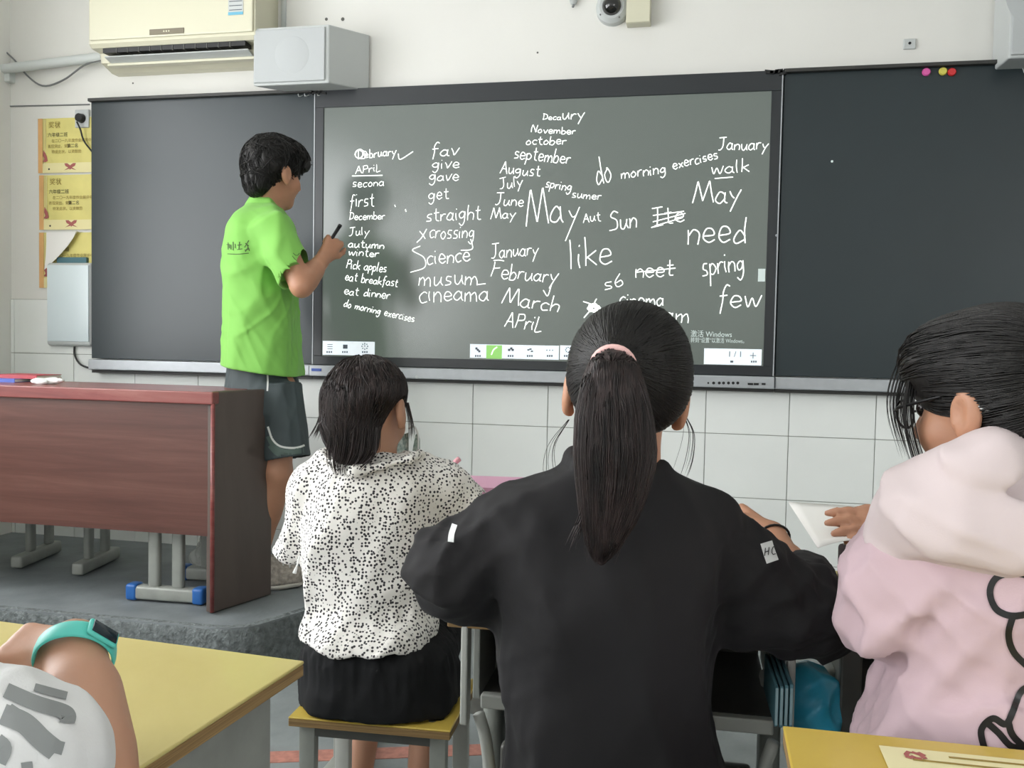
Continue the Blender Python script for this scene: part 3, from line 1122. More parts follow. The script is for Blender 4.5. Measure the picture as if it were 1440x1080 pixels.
WORDS = [
 ('ebruary', 513, 222, 557, 219, 12, 1.4), ('APriL', 500, 244, 535, 241, 11, 1.3), ('secona', 496, 263, 540, 261, 12, 1.3),
 ('first', 492, 291, 526, 290, 19, 1.4), ('December', 491, 309, 541, 308, 10, 1.3), ('July', 491, 331, 519, 330, 12, 1.3),
 ('autumn', 490, 347, 540, 350, 11, 1.6), ('winter', 490, 359, 532, 362, 11, 1.5), ('Pick apples', 487, 377, 543, 383, 13, 1.5),
 ('eat breakfast', 485, 394, 559, 403, 12, 1.5), ('eat dinner', 484, 414, 548, 420, 12, 1.5), ('do morning exercises', 483, 431, 582, 453, 11, 1.5),
 ('fav', 607, 219, 645, 218, 18, 1.5), ('give', 608, 237, 646, 236, 15, 1.4), ('gave', 604, 254, 645, 253, 15, 1.4), ('get', 603, 280, 631, 279, 17, 1.4),
 ('straight', 600, 311, 676, 308, 20, 1.5), ('crossing', 604, 335, 667, 335, 20, 1.4), ('cience', 601, 373, 661, 367, 22, 1.7),
 ('musum', 589, 401, 672, 400, 24, 1.6), ('cineama', 590, 425, 687, 422, 27, 1.6), ('Deca', 763, 168, 789, 169, 9, 1.2), ('ury', 791, 168, 822, 167, 16, 1.5),
 ('November', 747, 186, 809, 189, 10, 1.4), ('october', 740, 203, 796, 203, 12, 1.4), ('september', 723, 222, 801, 231, 18, 1.5),
 ('August', 703, 243, 759, 248, 16, 1.5), ('July', 703, 266, 735, 262, 15, 1.4), ('June', 696, 287, 736, 290, 16, 1.5), ('May', 690, 308, 725, 307, 15, 1.5),
 ('January', 691, 363, 757, 359, 20, 1.5), ('February', 690, 390, 783, 398, 22, 1.6), ('March', 705, 427, 785, 440, 22, 1.7), ('APriL', 709, 459, 761, 467, 22, 1.6),
 ('spring', 767, 263, 803, 269, 13, 1.4), ('sumer', 804, 278, 845, 281, 12, 1.3), ('Ma', 740, 319, 792, 313, 48, 1.9), ('AuT'.replace('T', 't'), 820, 313, 845, 310, 13, 1.3),
 ('Sun', 857, 325, 896, 320, 28, 1.7), ('Ite', 918, 318, 963, 312, 24, 1.7), ('like', 802, 377, 860, 371, 38, 1.8), ('do', 840, 261, 861, 256, 36, 1.6),
 ('morning', 874, 252, 937, 243, 16, 1.5), ('exercises', 947, 238, 1010, 223, 14, 1.5), ('January', 1010, 210, 1080, 211, 17, 1.5),
 ('walk', 1000, 244, 1054, 242, 18, 1.5), ('May', 974, 286, 1042, 283, 30, 1.8), ('need', 967, 343, 1050, 341, 38, 1.9), ('neet', 894, 390, 947, 388, 24, 1.7),
 ('s6', 851, 408, 877, 402, 19, 1.5), ('cinema', 871, 431, 933, 431, 22, 1.7), ('am', 933, 453, 969, 454, 26, 1.6), ('spring', 988, 389, 1047, 381, 32, 1.7),
 ('few', 1010, 431, 1070, 431, 28, 1.8),
]
for w_ in WORDS:
    write(*w_)
for s_ in ([(499, 218), (503, 211), (510, 214), (508, 222), (501, 221), (500, 214), (507, 210), (512, 216), (506, 223)], [(504, 224), (504, 211)], [(508, 212), (515, 214), (513, 222), (507, 223)],
           [(560, 216), (563, 224), (581, 213)], [(495, 247.5), (538, 246.5)], [(555, 288), (556, 291)], [(570, 294), (571, 298)],
           [(586, 341), (593, 334), (600, 322)], [(590, 325), (595, 331), (598, 336)], [(592, 349 - 1), (583, 360), (604, 361)][:0] or [(591, 346), (580, 352), (596, 362), (597, 376), (577, 383)],
           [(815, 291), (795, 339)], [(800, 296), (805, 305), (810, 303)], [(918, 303), (962, 297)], [(918, 312), (964, 300)], [(920, 318), (960, 306)], [(894, 383), (950, 377)],
           [(1005, 251), (1031, 249)], [(672, 400), (683, 399)], [(662, 336), (664, 350), (648, 352)], [(764, 408), (770, 416), (775, 402)]):
    px_stroke(s_, 1.6)
scr = []
for k in range(46):                                            # scribbled-out word
    a_ = k * 2.4
    scr.append((835 + 10 * cos(a_) * random.uniform(.3, 1), 433 + 7 * sin(a_) * random.uniform(.3, 1)))
px_stroke(scr, 1.8)
px_stroke([(820, 424), (832, 428), (854, 439)], 1.8)
px_stroke([(821, 447), (830, 436), (839, 420)], 1.8)
hw = np_mesh('handwriting', np.concatenate(V_), np.concatenate(Q_), M['screen_text'], disp, smooth=False)
hw['kind'] = 'stuff'


def tool_panel(x0, y0, x1, y1, m, name='toolbar', yy=-0.0008):
    """rectangle on the screen given by its left and right px and top/bottom at its middle"""
    a, b = onY(x0, (y0 + y1) / 2, 0), onY(x1, (y0 + y1) / 2, 0)
    t_, u_ = onY((x0 + x1) / 2, y0, 0), onY((x0 + x1) / 2, y1, 0)
    return MB().box(((a[0] + b[0]) / 2, yy, (t_[2] + u_[2]) / 2), (b[0] - a[0], 0.0016, t_[2] - u_[2])).build(name, m, disp)


icons = MB()


def ic_box(x, y, w, h, m=None):
    p = onY(x, y, -0.0022)
    icons.box(p, (w * 0.003, 0.0008, h * 0.003))


tool_panel(454, 480, 527, 499.5, M['screen_white'])
tool_panel(661, 485, 786, 504.5, M['screen_white'])
tool_panel(787.5, 486, 830, 506, M['screen_white'])
tool_panel(684, 485.5, 706, 504.5, M['screen_green'], 'active_tool', -0.0014)
tool_panel(990, 490.5, 1071, 513, M['screen_white'])
tool_panel(1066, 378, 1076, 396, M['screen_dim'], 'side_tab')
for y in (484.5, 487.5, 490.5):
    ic_box(464, y, 8, 0.8)
ic_box(485.5, 487.5, 7, 6)
for a in np.linspace(0, 2 * PI, 9)[:-1]:
    ic_box(513 + 4 * cos(a), 487 + 4 * sin(a), 1.6, 1.6)
ic_box(513, 486, 0.9, 4)
for x in (463, 485, 513, 672, 718, 745, 773, 797, 814):
    for q in (-3, 0, 3):
        ic_box(x + q, (495 if x < 600 else 500.5), 2.0, 2.6)
for x, y in ((670, 490), (672, 492), (674, 494)):
    ic_box(x, y, 3, 3)
for x, y in ((716, 492), (719, 490), (721, 492)):
    ic_box(x, y, 3.2, 3)
for x, y in ((743, 492), (746, 491), (748, 494)):
    ic_box(x, y, 3, 2)
for x in (769, 773, 777):
    ic_box(x, 492.5, 1.4, 1.4)
for a in np.linspace(0, 2 * PI, 9)[:-1]:
    ic_box(799 + 3.5 * cos(a), 492 + 3.5 * sin(a), 1.5, 1.5)
ic_box(1059, 500, 8, 0.9); ic_box(1059, 500, 0.9, 8)
for q in (-3, 0, 3):
    ic_box(1060 + q, 508.5, 2, 2.4)
ic_box(1029, 508.5, 4, 2.6)
ic = icons.build('toolbar_icons', M['screen_ink'], disp)
ic['kind'] = 'stuff'
px_ = onY(695, 494, 0)
V_, Q_ = [], []
SCR = -0.003
px_stroke([(691, 499), (694, 492), (699, 488)], 1.8)
np_mesh('pen_icon', np.concatenate(V_), np.concatenate(Q_), M['screen_text'], disp, smooth=False)
text('1 / 1', 0.032, onY(1023, 501.5, -0.0024), M['screen_ink'], 'page_number', disp)
text('激活 Windows', 0.03, onY(971, 473, -0.0012), M['screen_dim'], 'system_notice', disp, sx=0.88)
text('转到“设置”以激活 Windows。', 0.023, onY(971, 481, -0.0012), M['screen_dim'], 'system_notice', disp, sx=0.74)

# magnets
for (px, py, mm, nm) in ((1302.5, 101.5, 'magenta', 'pink round magnet, left of the three on top of the right blackboard'),
                         (1326, 100.5, 'yellow_m', 'yellow round magnet, middle of the three on the right blackboard'),
                         (1338.5, 101.5, 'red_m', 'red round magnet, right of the three on the right blackboard')):
    p = onY(px, py, -0.002)
    t = thing('magnet', nm, 'magnet', p, 'board magnets')
    MB().tube([p, p + np.array([0, -0.004, 0]), p + np.array([0, -0.009, 0])], [0.0155, 0.0155, 0.012], 20).build('cap', M[mm], t, 'auto')
    MB().tube([p + np.array([0, 0.006, 0]), p], 0.011, 14).build('magnet_core', M['alu'], t)

# ================================================================== ON THE UPPER WALL
WY = WALL_Y


def wall_px(px, py, off=0.0):
    return onY(px, py, WY - off)


# air conditioner
def build_ac():
    yf = WY - 0.21
    x0, x1 = onY(127, 60, yf)[0], onY(357, 60, yf)[0]
    zb = onY(240, 72, yf)[2]
    H = 0.30
    t = thing('air_conditioner', 'cream wall air conditioner above the left blackboard, louvre open', 'air conditioner', ((x0 + x1) / 2, WY - 0.1, zb))
    prof = [(WY, zb - 0.035), (WY, zb + H), (yf + 0.02, zb + H), (yf, zb + H - 0.03), (yf, zb + 0.048), (yf + 0.012, zb + 0.03)]
    prof2 = prof[:4] + [(yf + 0.0, zb + 0.05), (yf + 0.015, zb + 0.035), (yf + 0.075, zb + 0.03), (yf + 0.085, zb - 0.01), (WY - 0.05, zb - 0.035)]
    MB().poly([(x0, y, z) for y, z in prof2], (x1 - x0, 0, 0)).build('casing', M['cream'], t, False)
    MB().box(((x0 + x1) / 2, yf - 0.004, zb + 0.175), (x1 - x0 - 0.004, 0.012, 0.225), bev=0.005).build('front_panel', M['cream'], t)
    for xx in (x0, x1):
        MB().poly([(xx + (-0.006 if xx == x0 else 0), y, z) for y, z in prof2], (0.006, 0, 0)).build('end_cap', M['cream2'], t)
    # outlet: dark slot with fins and a white blade
    MB().box(((x0 + x1) / 2, yf + 0.045, zb + 0.024), (x1 - x0 - 0.1, 0.055, 0.02)).build('outlet_slot', M['black'], t)
    fin = None
    for k in range(11):
        x = x0 + 0.12 + k * (x1 - x0 - 0.24) / 10
        MB().box((x, yf + 0.035, zb + 0.022), (0.003, 0.04, 0.024)).build('fin', M['metal_dark'], t)
    MB().box(((x0 + x1) / 2, yf + 0.058, zb - 0.004), (x1 - x0 - 0.09, 0.05, 0.006), (np.array([1.0, 0, 0]), nrm([0, 1, -0.3]), nrm([0, 0.3, 1])), 0.002).build('louvre_blade', M['white_pl'], t)
    MB().box(((x0 + x1) / 2, yf + 0.095, zb - 0.02), (x1 - x0 - 0.06, 0.04, 0.012), bev=0.003).build('lower_lip', M['cream'], t)
    p, q = onY(210, 44, yf - 0.011), onY(259, 44, yf - 0.011)
    bd = MB().box((p + q) / 2, (q[0] - p[0], 0.004, 0.024), bev=0.002, seg=1).build('badge', mat('bronze_badge', L(126, 118, 100), 0.4), t)
    for k in range(3):
        MB().sphere((p + q) / 2 + np.array([(k - 1) * 0.012, -0.003, 0]), 0.004, 8, 6, (1, 0.4, 1)).build('badge_letter', M['cream'], bd)
    p, q = onY(321, 12, yf - 0.011), onY(342, 12, yf - 0.011)
    st_ = MB().box((p[0] * .5 + q[0] * .5, yf - 0.0112, zb + 0.2), (q[0] - p[0], 0.001, 0.13)).build('energy_sticker', M['white_pl'], t)
    MB().box((p[0] * .5 + q[0] * .5, yf - 0.012, zb + 0.14), (q[0] - p[0], 0.001, 0.012)).build('sticker_band', mat('sticker_blue', L(110, 180, 206), 0.5), st_)
    for k in range(5):
        MB().box((p[0] * .5 + q[0] * .5, yf - 0.012, zb + 0.155 + k * 0.018), (q[0] - p[0] - 0.01, 0.001, 0.003)).build('sticker_line', M['screen_ink'], st_)
    MB().tube([(x1 + 0.035, WY - 0.005, zb + 0.09), (x1 + 0.035, WY - 0.005, ROOM_H)], 0.012, 8).build('wall_pipe', M['conduit'], t, True)


build_ac()


# conduit with refrigerant pipes, left of the air conditioner
t = thing('pipe_conduit', 'grey wrapped pipe conduit running left from the air conditioner', 'conduit', wall_px(60, 92, 0.03))
A_, B_ = wall_px(145, 80, 0.05), wall_px(-20, 100, 0.04)
pts = [A_ + (B_ - A_) * k for k in np.linspace(0, 1, 16)]
MB().tube(pts, [0.022 + 0.0015 * (k % 2) for k in range(16)], 10).build('wrapped_pipe', M['conduit'], t, 'auto')
MB().box(wall_px(10, 109, 0.02), (0.06, 0.04, 0.05), bev=0.004).build('junction_box', M['conduit'], t)
c1 = smooth_path([wall_px(142, 84, 0.06), wall_px(118, 92, 0.05), wall_px(90, 112, 0.03), wall_px(62, 121, 0.02), wall_px(40, 108, 0.02), wall_px(20, 84, 0.02), wall_px(-4, 62, 0.02)], 30)
t = thing('hanging_cable', 'thin grey cable sagging from the air conditioner to the left wall', 'cable', c1[12])
MB().tube(c1, 0.0045, 6).build('cable_run', M['cable'], t, True)
# thin line where dado paint ends
a_, b_ = wall_px(-10, 150, 0.002), wall_px(126, 147, 0.002)
MB().tube([a_, (a_ + b_) / 2, b_], 0.0035, 6).build('trim_2', M['cable'])['kind'] = 'structure'


# speakers
def speaker(label, fx0, fx1, fy0, fy1, yf, sx, depth):
    """front face by pixels at plane y=yf, turned towards the left by sx metres"""
    a, b = onY(fx0, (fy0 + fy1) / 2, yf), onY(fx1, (fy0 + fy1) / 2, yf)
    tz, bz = onY((fx0 + fx1) / 2, fy0, yf)[2], onY((fx0 + fx1) / 2, fy1, yf)[2]
    w = b[0] - a[0]
    cx = (a[0] + b[0]) / 2
    t = thing('wall_speaker', label, 'speaker', (cx, WY, bz), 'wall speakers')
    out = [(a[0], yf, bz), (b[0], yf, bz), (b[0] + sx, WY - 0.012, bz + 0.01), (a[0] + sx + 0.02, WY - 0.012, bz + 0.01)]
    bm = MB()
    bm.poly(out, (0, 0, tz - bz))
    bmesh.ops.bevel(bm.bm, geom=list(bm.bm.edges), offset=0.006, segments=2, profile=0.5, affect='EDGES')
    bm.build('cabinet', M['white_pl'], t)
    MB().box((cx - 0.004, yf - 0.004, (tz + bz) / 2), (w - 0.02, 0.01, tz - bz - 0.022), bev=0.004).build('grille', M['grille'], t)
    MB().tube([(cx + 0.01, yf - 0.0085, (tz + bz) / 2), (cx + 0.01, yf - 0.0105, (tz + bz) / 2)], [(tz - bz) * 0.33, (tz - bz) * 0.3], 40).build('driver_ring', M['grille'], t, 'auto')
    MB().box((cx + 0.05, WY - 0.02, (tz + bz) / 2), (0.06, 0.06, 0.1), bev=0.004).build('wall_bracket', M['white_pl'], t)
    for k in (-0.03, 0.0, 0.06):
        MB().tube(smooth_path([(cx + k, WY - 0.06, bz + 0.01), (cx + k + 0.01, WY - 0.07, bz - 0.015), (cx + k + 0.04, WY - 0.03, ZT + 0.012)], 8), 0.0022, 5).build('speaker_wire', M['white_pl'], t, True)


speaker('white box speaker on the wall right of the air conditioner', 356, 462, 37, 119, WY - 0.2, 0.11, 0.2)
speaker('white box speaker cut off at the top right corner of the picture', 1422, 1530, -110, 80, WY - 0.22, -0.02, 0.2)

# dome camera
p = wall_px(862, 14, 0.0)
t = thing('dome_camera', 'white dome security camera with a smoked glass dome on the upper wall', 'camera', p)
MB().tube([p, p + np.array([0, -0.035, 0]), p + np.array([0, -0.05, 0])], [0.068, 0.066, 0.05], 32).build('housing', M['white_pl'], t, 'auto')
dm = MB().sphere(p + np.array([0, -0.045, 0]), 0.04, 24, 16).build('dome', M['lens'], t, True)
MB().sphere(p + np.array([-0.008, -0.072, 0.0]), 0.012, 10, 8).build('lens_module', M['alu'], t, True)
for k in range(4):
    a_ = k * PI / 2 + 0.6
    MB().sphere(p + np.array([0.056 * cos(a_), -0.045, 0.056 * sin(a_)]), 0.004, 6, 5).build('screw', M['cable'], t)
# junction box beside it
a_, b_ = wall_px(881, -12, 0.06), wall_px(914, 31, 0.06)
t = thing('junction_box', 'beige rectangular junction box beside the dome camera', 'box', ((a_[0] + b_[0]) / 2, WY, b_[2]))
MB().box(((a_[0] + b_[0]) / 2, WY - 0.03, (a_[2] + b_[2]) / 2), (b_[0] - a_[0], 0.055, a_[2] - b_[2]), bev=0.003).build('box_body', M['cream2'], t)
MB().box(((a_[0] + b_[0]) / 2, WY - 0.06, (a_[2] + b_[2]) / 2), (b_[0] - a_[0] - 0.002, 0.006, a_[2] - b_[2] - 0.004), bev=0.002).build('box_lid', M['cream'], t)
# small hook, wall outlet, holes
p = wall_px(807, 3, 0.0)
t = thing('wall_hook', 'small white round hook on the wall left of the dome camera', 'hook', p)
MB().sphere(p + np.array([0, -0.012, 0.0]), 0.016, 14, 10).build('hook_knob', M['white_pl'], t, True)
MB().tube([p + np.array([0, -0.01, -0.012]), p + np.array([0, -0.02, -0.026])], 0.005, 8).build('hook_tip', M['cable'], t, True)
p = wall_px(1279, 62, 0.004)
t = thing('wall_outlet', 'small white socket outlet on the wall above the right blackboard', 'outlet', p)
MB().box(p, (0.045, 0.01, 0.04), bev=0.003).build('face_plate', M['white_pl'], t)
MB().tube([p + np.array([0, -0.007, 0.002]), p + np.array([0, -0.004, 0.002])], 0.0055, 10).build('socket_hole', M['black'], t)
t = thing('power_socket', 'white wall socket with a round black plug beside the yellow awards', 'socket', wall_px(117, 166))
p = wall_px(116, 167, 0.006)
MB().box(p, (0.075, 0.012, 0.085), bev=0.004).build('face_plate', M['white_pl'], t)
MB().tube([p + np.array([0, -0.005, 0]), p + np.array([0, -0.03, 0])], [0.022, 0.019], 18).build('plug', M['black'], t, 'auto')
MB().tube(smooth_path([p + np.array([-0.008, -0.03, -0.02]), wall_px(113, 182, 0.03), wall_px(118, 198, 0.02), wall_px(130, 214, 0.015)], 12), 0.004, 8).build('power_cord', M['black'], t, True)
holes = [(459, 27, .007), (482, 27, .008), (186, 100, .004), (202, 100, .005), (228, 99, .003), (187, 117, .004), (756, 74, .004), (780, 115, .004), (490, 109, .004)]
for px, py, r in holes:
    p = wall_px(px, py, 0.0005)
    t = tag(MB().tube([p, p + np.array([0, -0.001, 0])], r, 12).build('screw_hole', M['metal_dark']), None, None, None, 'structure')

# ---- awards on the wall
EX, EZ = np.array([1.0, 0, 0]), np.array([0, 0, 1.0])


def award(label, x0, x1, y0, y1, peel=False):
    a, b = wall_px(x0, (y0 + y1) / 2, 0.003), wall_px(x1, (y0 + y1) / 2, 0.003)
    zt, zb = wall_px((x0 + x1) / 2, y0, 0.003)[2], wall_px((x0 + x1) / 2, y1, 0.003)[2]
    X0, X1 = a[0], a[0] + (zt - zb) * 1.36
    Y = WY - 0.003
    W, H = X1 - X0, zt - zb
    t = thing('award_certificate', label, 'certificate', (X0 + W / 2, WY, zb), 'yellow award certificates on the wall')
    # slightly buckled sheet
    nx, nz = 14, 8
    V = [(X0 + W * i / nx, Y - 0.001 - 0.002 * abs(sin(i * 0.9 + y0)) * (j % 3) * 0.4, zb + H * j / nz) for j in range(nz + 1) for i in range(nx + 1)]
    Q = [(j * (nx + 1) + i, j * (nx + 1) + i + 1, (j + 1) * (nx + 1) + i + 1, (j + 1) * (nx + 1) + i) for j in range(nz) for i in range(nx)]
    sh = np_mesh('sheet', V, Q, M['award'], t)
    Y2 = Y - 0.0045
    MB().box((X0 + W * 0.035, Y2, zb + H / 2), (W * 0.07, 0.0006, H)).build('side_band', M['award_edge'], sh)
    for f_ in (0.085, 0.105, 0.12):
        MB().box((X0 + W * f_, Y2, zb + H / 2), (W * 0.006, 0.0006, H * 0.96)).build('side_stripe', M['award_pale'], sh)
    MB().box((X0 + W / 2, Y2 + 0.0002, zb + H * 0.09), (W, 0.0006, H * 0.18)).build('lower_band', M['award_pale'], sh)
    u = H
    ink = M['ink_olive']
    text('六年级二班', u * 0.085, (X0 + W * .15, Y2, zb + H * .665), M['ink'], 'print_line', sh)
    text('在二〇一九年度作业展评中', u * 0.07, (X0 + W * .21, Y2, zb + H * .56), M['ink_brown'], 'print_line', sh)
    text('表现突出，荣获', u * 0.07, (X0 + W * .15, Y2, zb + H * .46), M['ink_brown'], 'print_line', sh)
    text('第二名', u * 0.08, (X0 + W * .45, Y2 - .0002, zb + H * .46), M['ink'], 'print_line', sh)
    text('特发此状，以资鼓励', u * 0.07, (X0 + W * .21, Y2, zb + H * .36), M['ink_brown'], 'print_line', sh)
    text('奖状', u * 0.13, (X0 + W * .16, Y2, zb + H * .83), M['ink_brown'], 'print_line', sh)
    # bow and bud ornaments printed in dull red
    bo = MB()
    c = np.array([X0 + W * 0.5, Y2 - 0.0004, zb + H * 0.1])
    for s in (-1, 1):
        o = [c + EX * s * u * q[0] + EZ * u * q[1] for q in ((0, .03), (.06, .07), (.12, .07), (.1, .02), (.04, -.01), (.13, -.06), (.02, -.03), (0, -.05))]
        bo.poly(o if s > 0 else o[::-1], (0, -0.0003, 0))
    bo.build('ribbon_print', M['ink_red'], sh)
    c = np.array([X0 + W * 0.1, Y2 - 0.0004, zb + H * 0.28])
    MB().poly([c + EX * u * q[0] + EZ * u * q[1] for q in ((-.02, .14), (.02, .08), (.05, .03), (.07, -.06), (.02, -.08), (-.04, -.07), (0, -.02), (-.03, .04))], (0, -0.0003, 0)).build('flower_print', M['ink_red'], sh)
    MB().poly([(X0 + W * .17 + u * .018 * cos(k), Y2, zb + H * .07 + u * .018 * sin(k)) for k in np.linspace(0, 2 * PI, 12)[:-1]], (0, -0.0003, 0)).build('dot_print', M['ink'], sh)
    if peel:   # loose corner of the sheet above, curling forwards
        V, n = [], 12
        P0, P1, P2 = np.array([X0 + W * .12, Y - .004, zt]), np.array([X0 + W * .62, Y - .004, zt + 0.002]), np.array([X0 + W * .13, Y - .004, zt - H * .72])
        for i in range(n + 1):
            s = i / n
            top = P0 + (P1 - P0) * s
            # curved lower rim
            rim = P0 + (P1 - P0) * s + (P2 - P0) * (1 - s) ** 0.75 * 0.95
            for j in range(6):
                k = j / 5
                V.append(top * (1 - k) + rim * k + np.array([0, -0.02 * k * k - 0.004, 0]))
        Q = [(i * 6 + j, i * 6 + j + 1, (i + 1) * 6 + j + 1, (i + 1) * 6 + j) for i in range(n) for j in range(5)]
        np_mesh('curled_corner', V, Q, M['paper'], t)


award('yellow award certificate with a red bow, topmost on the left wall strip', 54.5, 128, 166, 243)
award('yellow award certificate with a red bow, middle of the three', 56, 128, 246, 323)
award('yellow award certificate under a curled white page, lowest of the three', 56, 128, 327, 405, True)

# pale wall device with a rounded face
p0, p1 = wall_px(63, 428, 0.05), wall_px(127, 428, 0.05)
zt, zb = wall_px(95, 369, 0.05)[2], wall_px(95, 487, 0.05)[2]
cx = (p0[0] + p1[0]) / 2
t = thing('wall_terminal', 'pale rounded wall terminal left of the left blackboard, below the awards', 'terminal', (cx, WY, zb))
MB().box((cx, WY - 0.025, (zt + zb) / 2), (p1[0] - p0[0], 0.04, zt - zb), bev=0.018, seg=5).build('casing', M['white_pl'], t, 'auto')
MB().box((cx, WY - 0.046, (zt + zb) / 2 + 0.005), (p1[0] - p0[0] - 0.022, 0.006, zt - zb - 0.035), bev=0.0028, seg=3).build('front_face', M['panel_lit'], t, 'auto')
MB().tube(smooth_path([(cx + 0.015, WY - 0.02, zb + 0.005), (cx + 0.015, WY - 0.02, zb - 0.04), (cx + 0.05, WY - 0.025, zb - 0.085), tuple(wall_px(130, 519, 0.02))], 14), 0.0045, 8).build('terminal_cable', M['black'], t, True)
MB().box((cx, WY - 0.012, zt + 0.012), (0.16, 0.02, 0.03), bev=0.002).build('wall_mount', M['book_teal'], t)
# scrap fixings under the left ledge
print('boards ok')


# ================================================================== FURNITURE
def basis(th):
    """level axes turned th from the room axes"""
    return np.array([cos(th), sin(th), 0.0]), np.array([-sin(th), cos(th), 0.0]), UP.copy()


# ---- teacher's lectern on the podium
def build_lectern():
    C = onZ(298, 864, PODZ)                       # front corner of the wing panel on the floor
    D_ = onZ(376, 839, PODZ)
    zt = PODZ + 0.785
    t = thing('lectern', 'long red-brown wooden teacher desk standing on the podium, left of the man', 'desk', (C[0] - 0.6, C[1] + 0.15, PODZ))
    yf = C[1] + 0.005
    x1 = C[0] + 0.008
    x0 = x1 - 1.55
    zb = onY(300, 755, yf)[2]
    MB().box(((x0 + x1) / 2 - 0.01, yf + 0.012, (zb + zt - 0.03) / 2), (x1 - x0 - 0.01, 0.02, zt - 0.03 - zb)).build('front_panel', M['redwood'], t)
    top = MB().box(((x0 + x1) / 2, yf + 0.16, zt - 0.022), (x1 - x0, 0.36, 0.044), bev=0.004).build('top_board', M['redwood_edge'], t)
    # wing panel: thick, flaring back to the right
    d = nrm(D_ - C)
    ln = np.linalg.norm(D_ - C) + 0.02
    nside = np.array([d[1], -d[0], 0])
    o = []
    for s_, z_ in ((0, PODZ + 0.004), (ln, PODZ + 0.004), (ln, zt + 0.0), (0.0, zt + 0.0)):
        o.append(C + d * s_ + np.array([0, 0, z_ - C[2]]))
    w = MB().poly(o, -nside * 0.03)
    bmesh.ops.bevel(w.bm, geom=list(w.bm.edges), offset=0.004, segments=2, profile=0.5, affect='EDGES')
    w.build('wing_panel', M['redwood_dark'], t)
    MB().tube([C + np.array([0.004, -0.006, 0.01]), C + np.array([0.004, -0.006, zt - PODZ - 0.04])], 0.008, 8).build('corner_strip', M['redwood_edge'], t, True)
    MB().box((x0 + 0.02, yf + 0.16, (PODZ + zt - 0.044) / 2), (0.03, 0.3, zt - 0.044 - PODZ)).build('side_panel', M['redwood_dark'], t)
    return x0, x1, yf, zt


lx0, lx1, lyf, lzt = build_lectern()


def book(label, c, size, m, rot=0.0, group=None, name='book'):
    t = thing(name, label, 'book', c, group)
    ax = basis(rot)
    w, d_, h = size
    c = np.array(c, float)
    MB().box(c + UP * h * 0.5, (w - 0.004, d_ - 0.004, h - 0.003), ax).build('pages', M['paper'], t)
    MB().box(c + UP * (h - 0.001), (w, d_, 0.002), ax).build('cover', m, t)
    MB().box(c + UP * 0.001, (w, d_, 0.002), ax).build('cover', m, t)
    MB().box(c + UP * h / 2 - ax[1] * d_ / 2, (w, 0.002, h), ax).build('spine', m, t)
    return t


bx = onY(44, 530, lyf + 0.28)[0]
book('red book lying on top of the teacher desk, at its left end', (bx, lyf + 0.26, lzt + 0.014), (0.2, 0.14, 0.014), M['book_red'])
book('blue notebook lying under the red book on the teacher desk', (bx - 0.03, lyf + 0.24, lzt), (0.12, 0.17, 0.014), M['book_blue'])
# crumpled tissue
p = np.array([onY(78, 536, lyf + 0.15)[0], lyf + 0.12, lzt + 0.008])
f = Field()
for k in range(9):
    f.add(ell(p + np.array([random.uniform(-.05, .05), random.uniform(-.02, .02), random.uniform(-.002, .008)]), (0.022, 0.014, 0.009)), 0.012)
f.disp.append(folds(4, 0.006, 220, (1, 0, 0)))
t = sculpt('crumpled_tissue', f, p - [.1, .06, .02], p + [.1, .06, .04], 0.0035, M['white_cloth'], None)
tag(t, 'crumpled white tissue lying on the edge of the teacher desk beside the red book', 'tissue')


# ---- metal frames seen under the lectern
def ped_frame(name, label, a, b, h, caps, cols=(0.25, 0.6), group=None):
    """foot bar from a to b on the podium with two oval columns"""
    t = thing(name, label, 'desk frame', (a + b) / 2, group)
    u = nrm(b - a)
    v = np.cross(UP, u)
    ln = np.linalg.norm(b - a)
    MB().box((a + b) / 2 + UP * 0.032, (ln, 0.05, 0.05), (u, v, UP), 0.01, 3).build('foot_bar', M['metal'], t, 'auto')
    if caps:
        for q, s in ((a, -1), (b, 1)):
            MB().box(q + u * s * 0.008 + UP * 0.033, (0.045, 0.056, 0.06), (u, v, UP), 0.01, 3).build('end_cap', M['blue_cap'], t, 'auto')
    for k in cols:
        c = a + (b - a) * k
        MB().box(c + UP * (0.05 + h / 2), (0.046, 0.03, h), (u, v, UP), 0.012, 3).build('column', M['metal'], t, 'auto')
    MB().box((a + b) / 2 + UP * (0.05 + h), (ln * 0.75, 0.12, 0.06), (u, v, UP), 0.005).build('column_bracket', M['metal'], t)
    return t


f_a, f_b = onZ(192, 843, PODZ), onZ(290, 844, PODZ)
f_b = np.array([f_b[0], f_a[1] + 0.01, PODZ])
ped_frame('desk_frame', 'grey metal desk pedestal with blue end caps under the right end of the teacher desk', f_a, f_b, 0.26, True, (0.3, 0.68))
f_c = f_a + np.array([0.02, 0.3, 0]); f_d = f_b + np.array([0.06, 0.3, 0])
ped_frame('desk_frame', 'grey metal pedestal with blue caps behind the front pedestal under the teacher desk', f_c, f_d, 0.26, True, (0.3, 0.68))
f_a, f_b = onZ(108, 812, PODZ), onZ(162, 786, PODZ)
ped_frame('desk_frame', 'grey metal pedestal in the shade under the middle of the teacher desk', f_a, f_b, 0.3, False, (0.3, 0.72))
f_a, f_b = onZ(22, 802, PODZ), onZ(80, 777, PODZ)
ped_frame('desk_frame', 'grey metal pedestal in the shade under the left end of the teacher desk', f_a, f_b, 0.3, False, (0.35, 0.8))
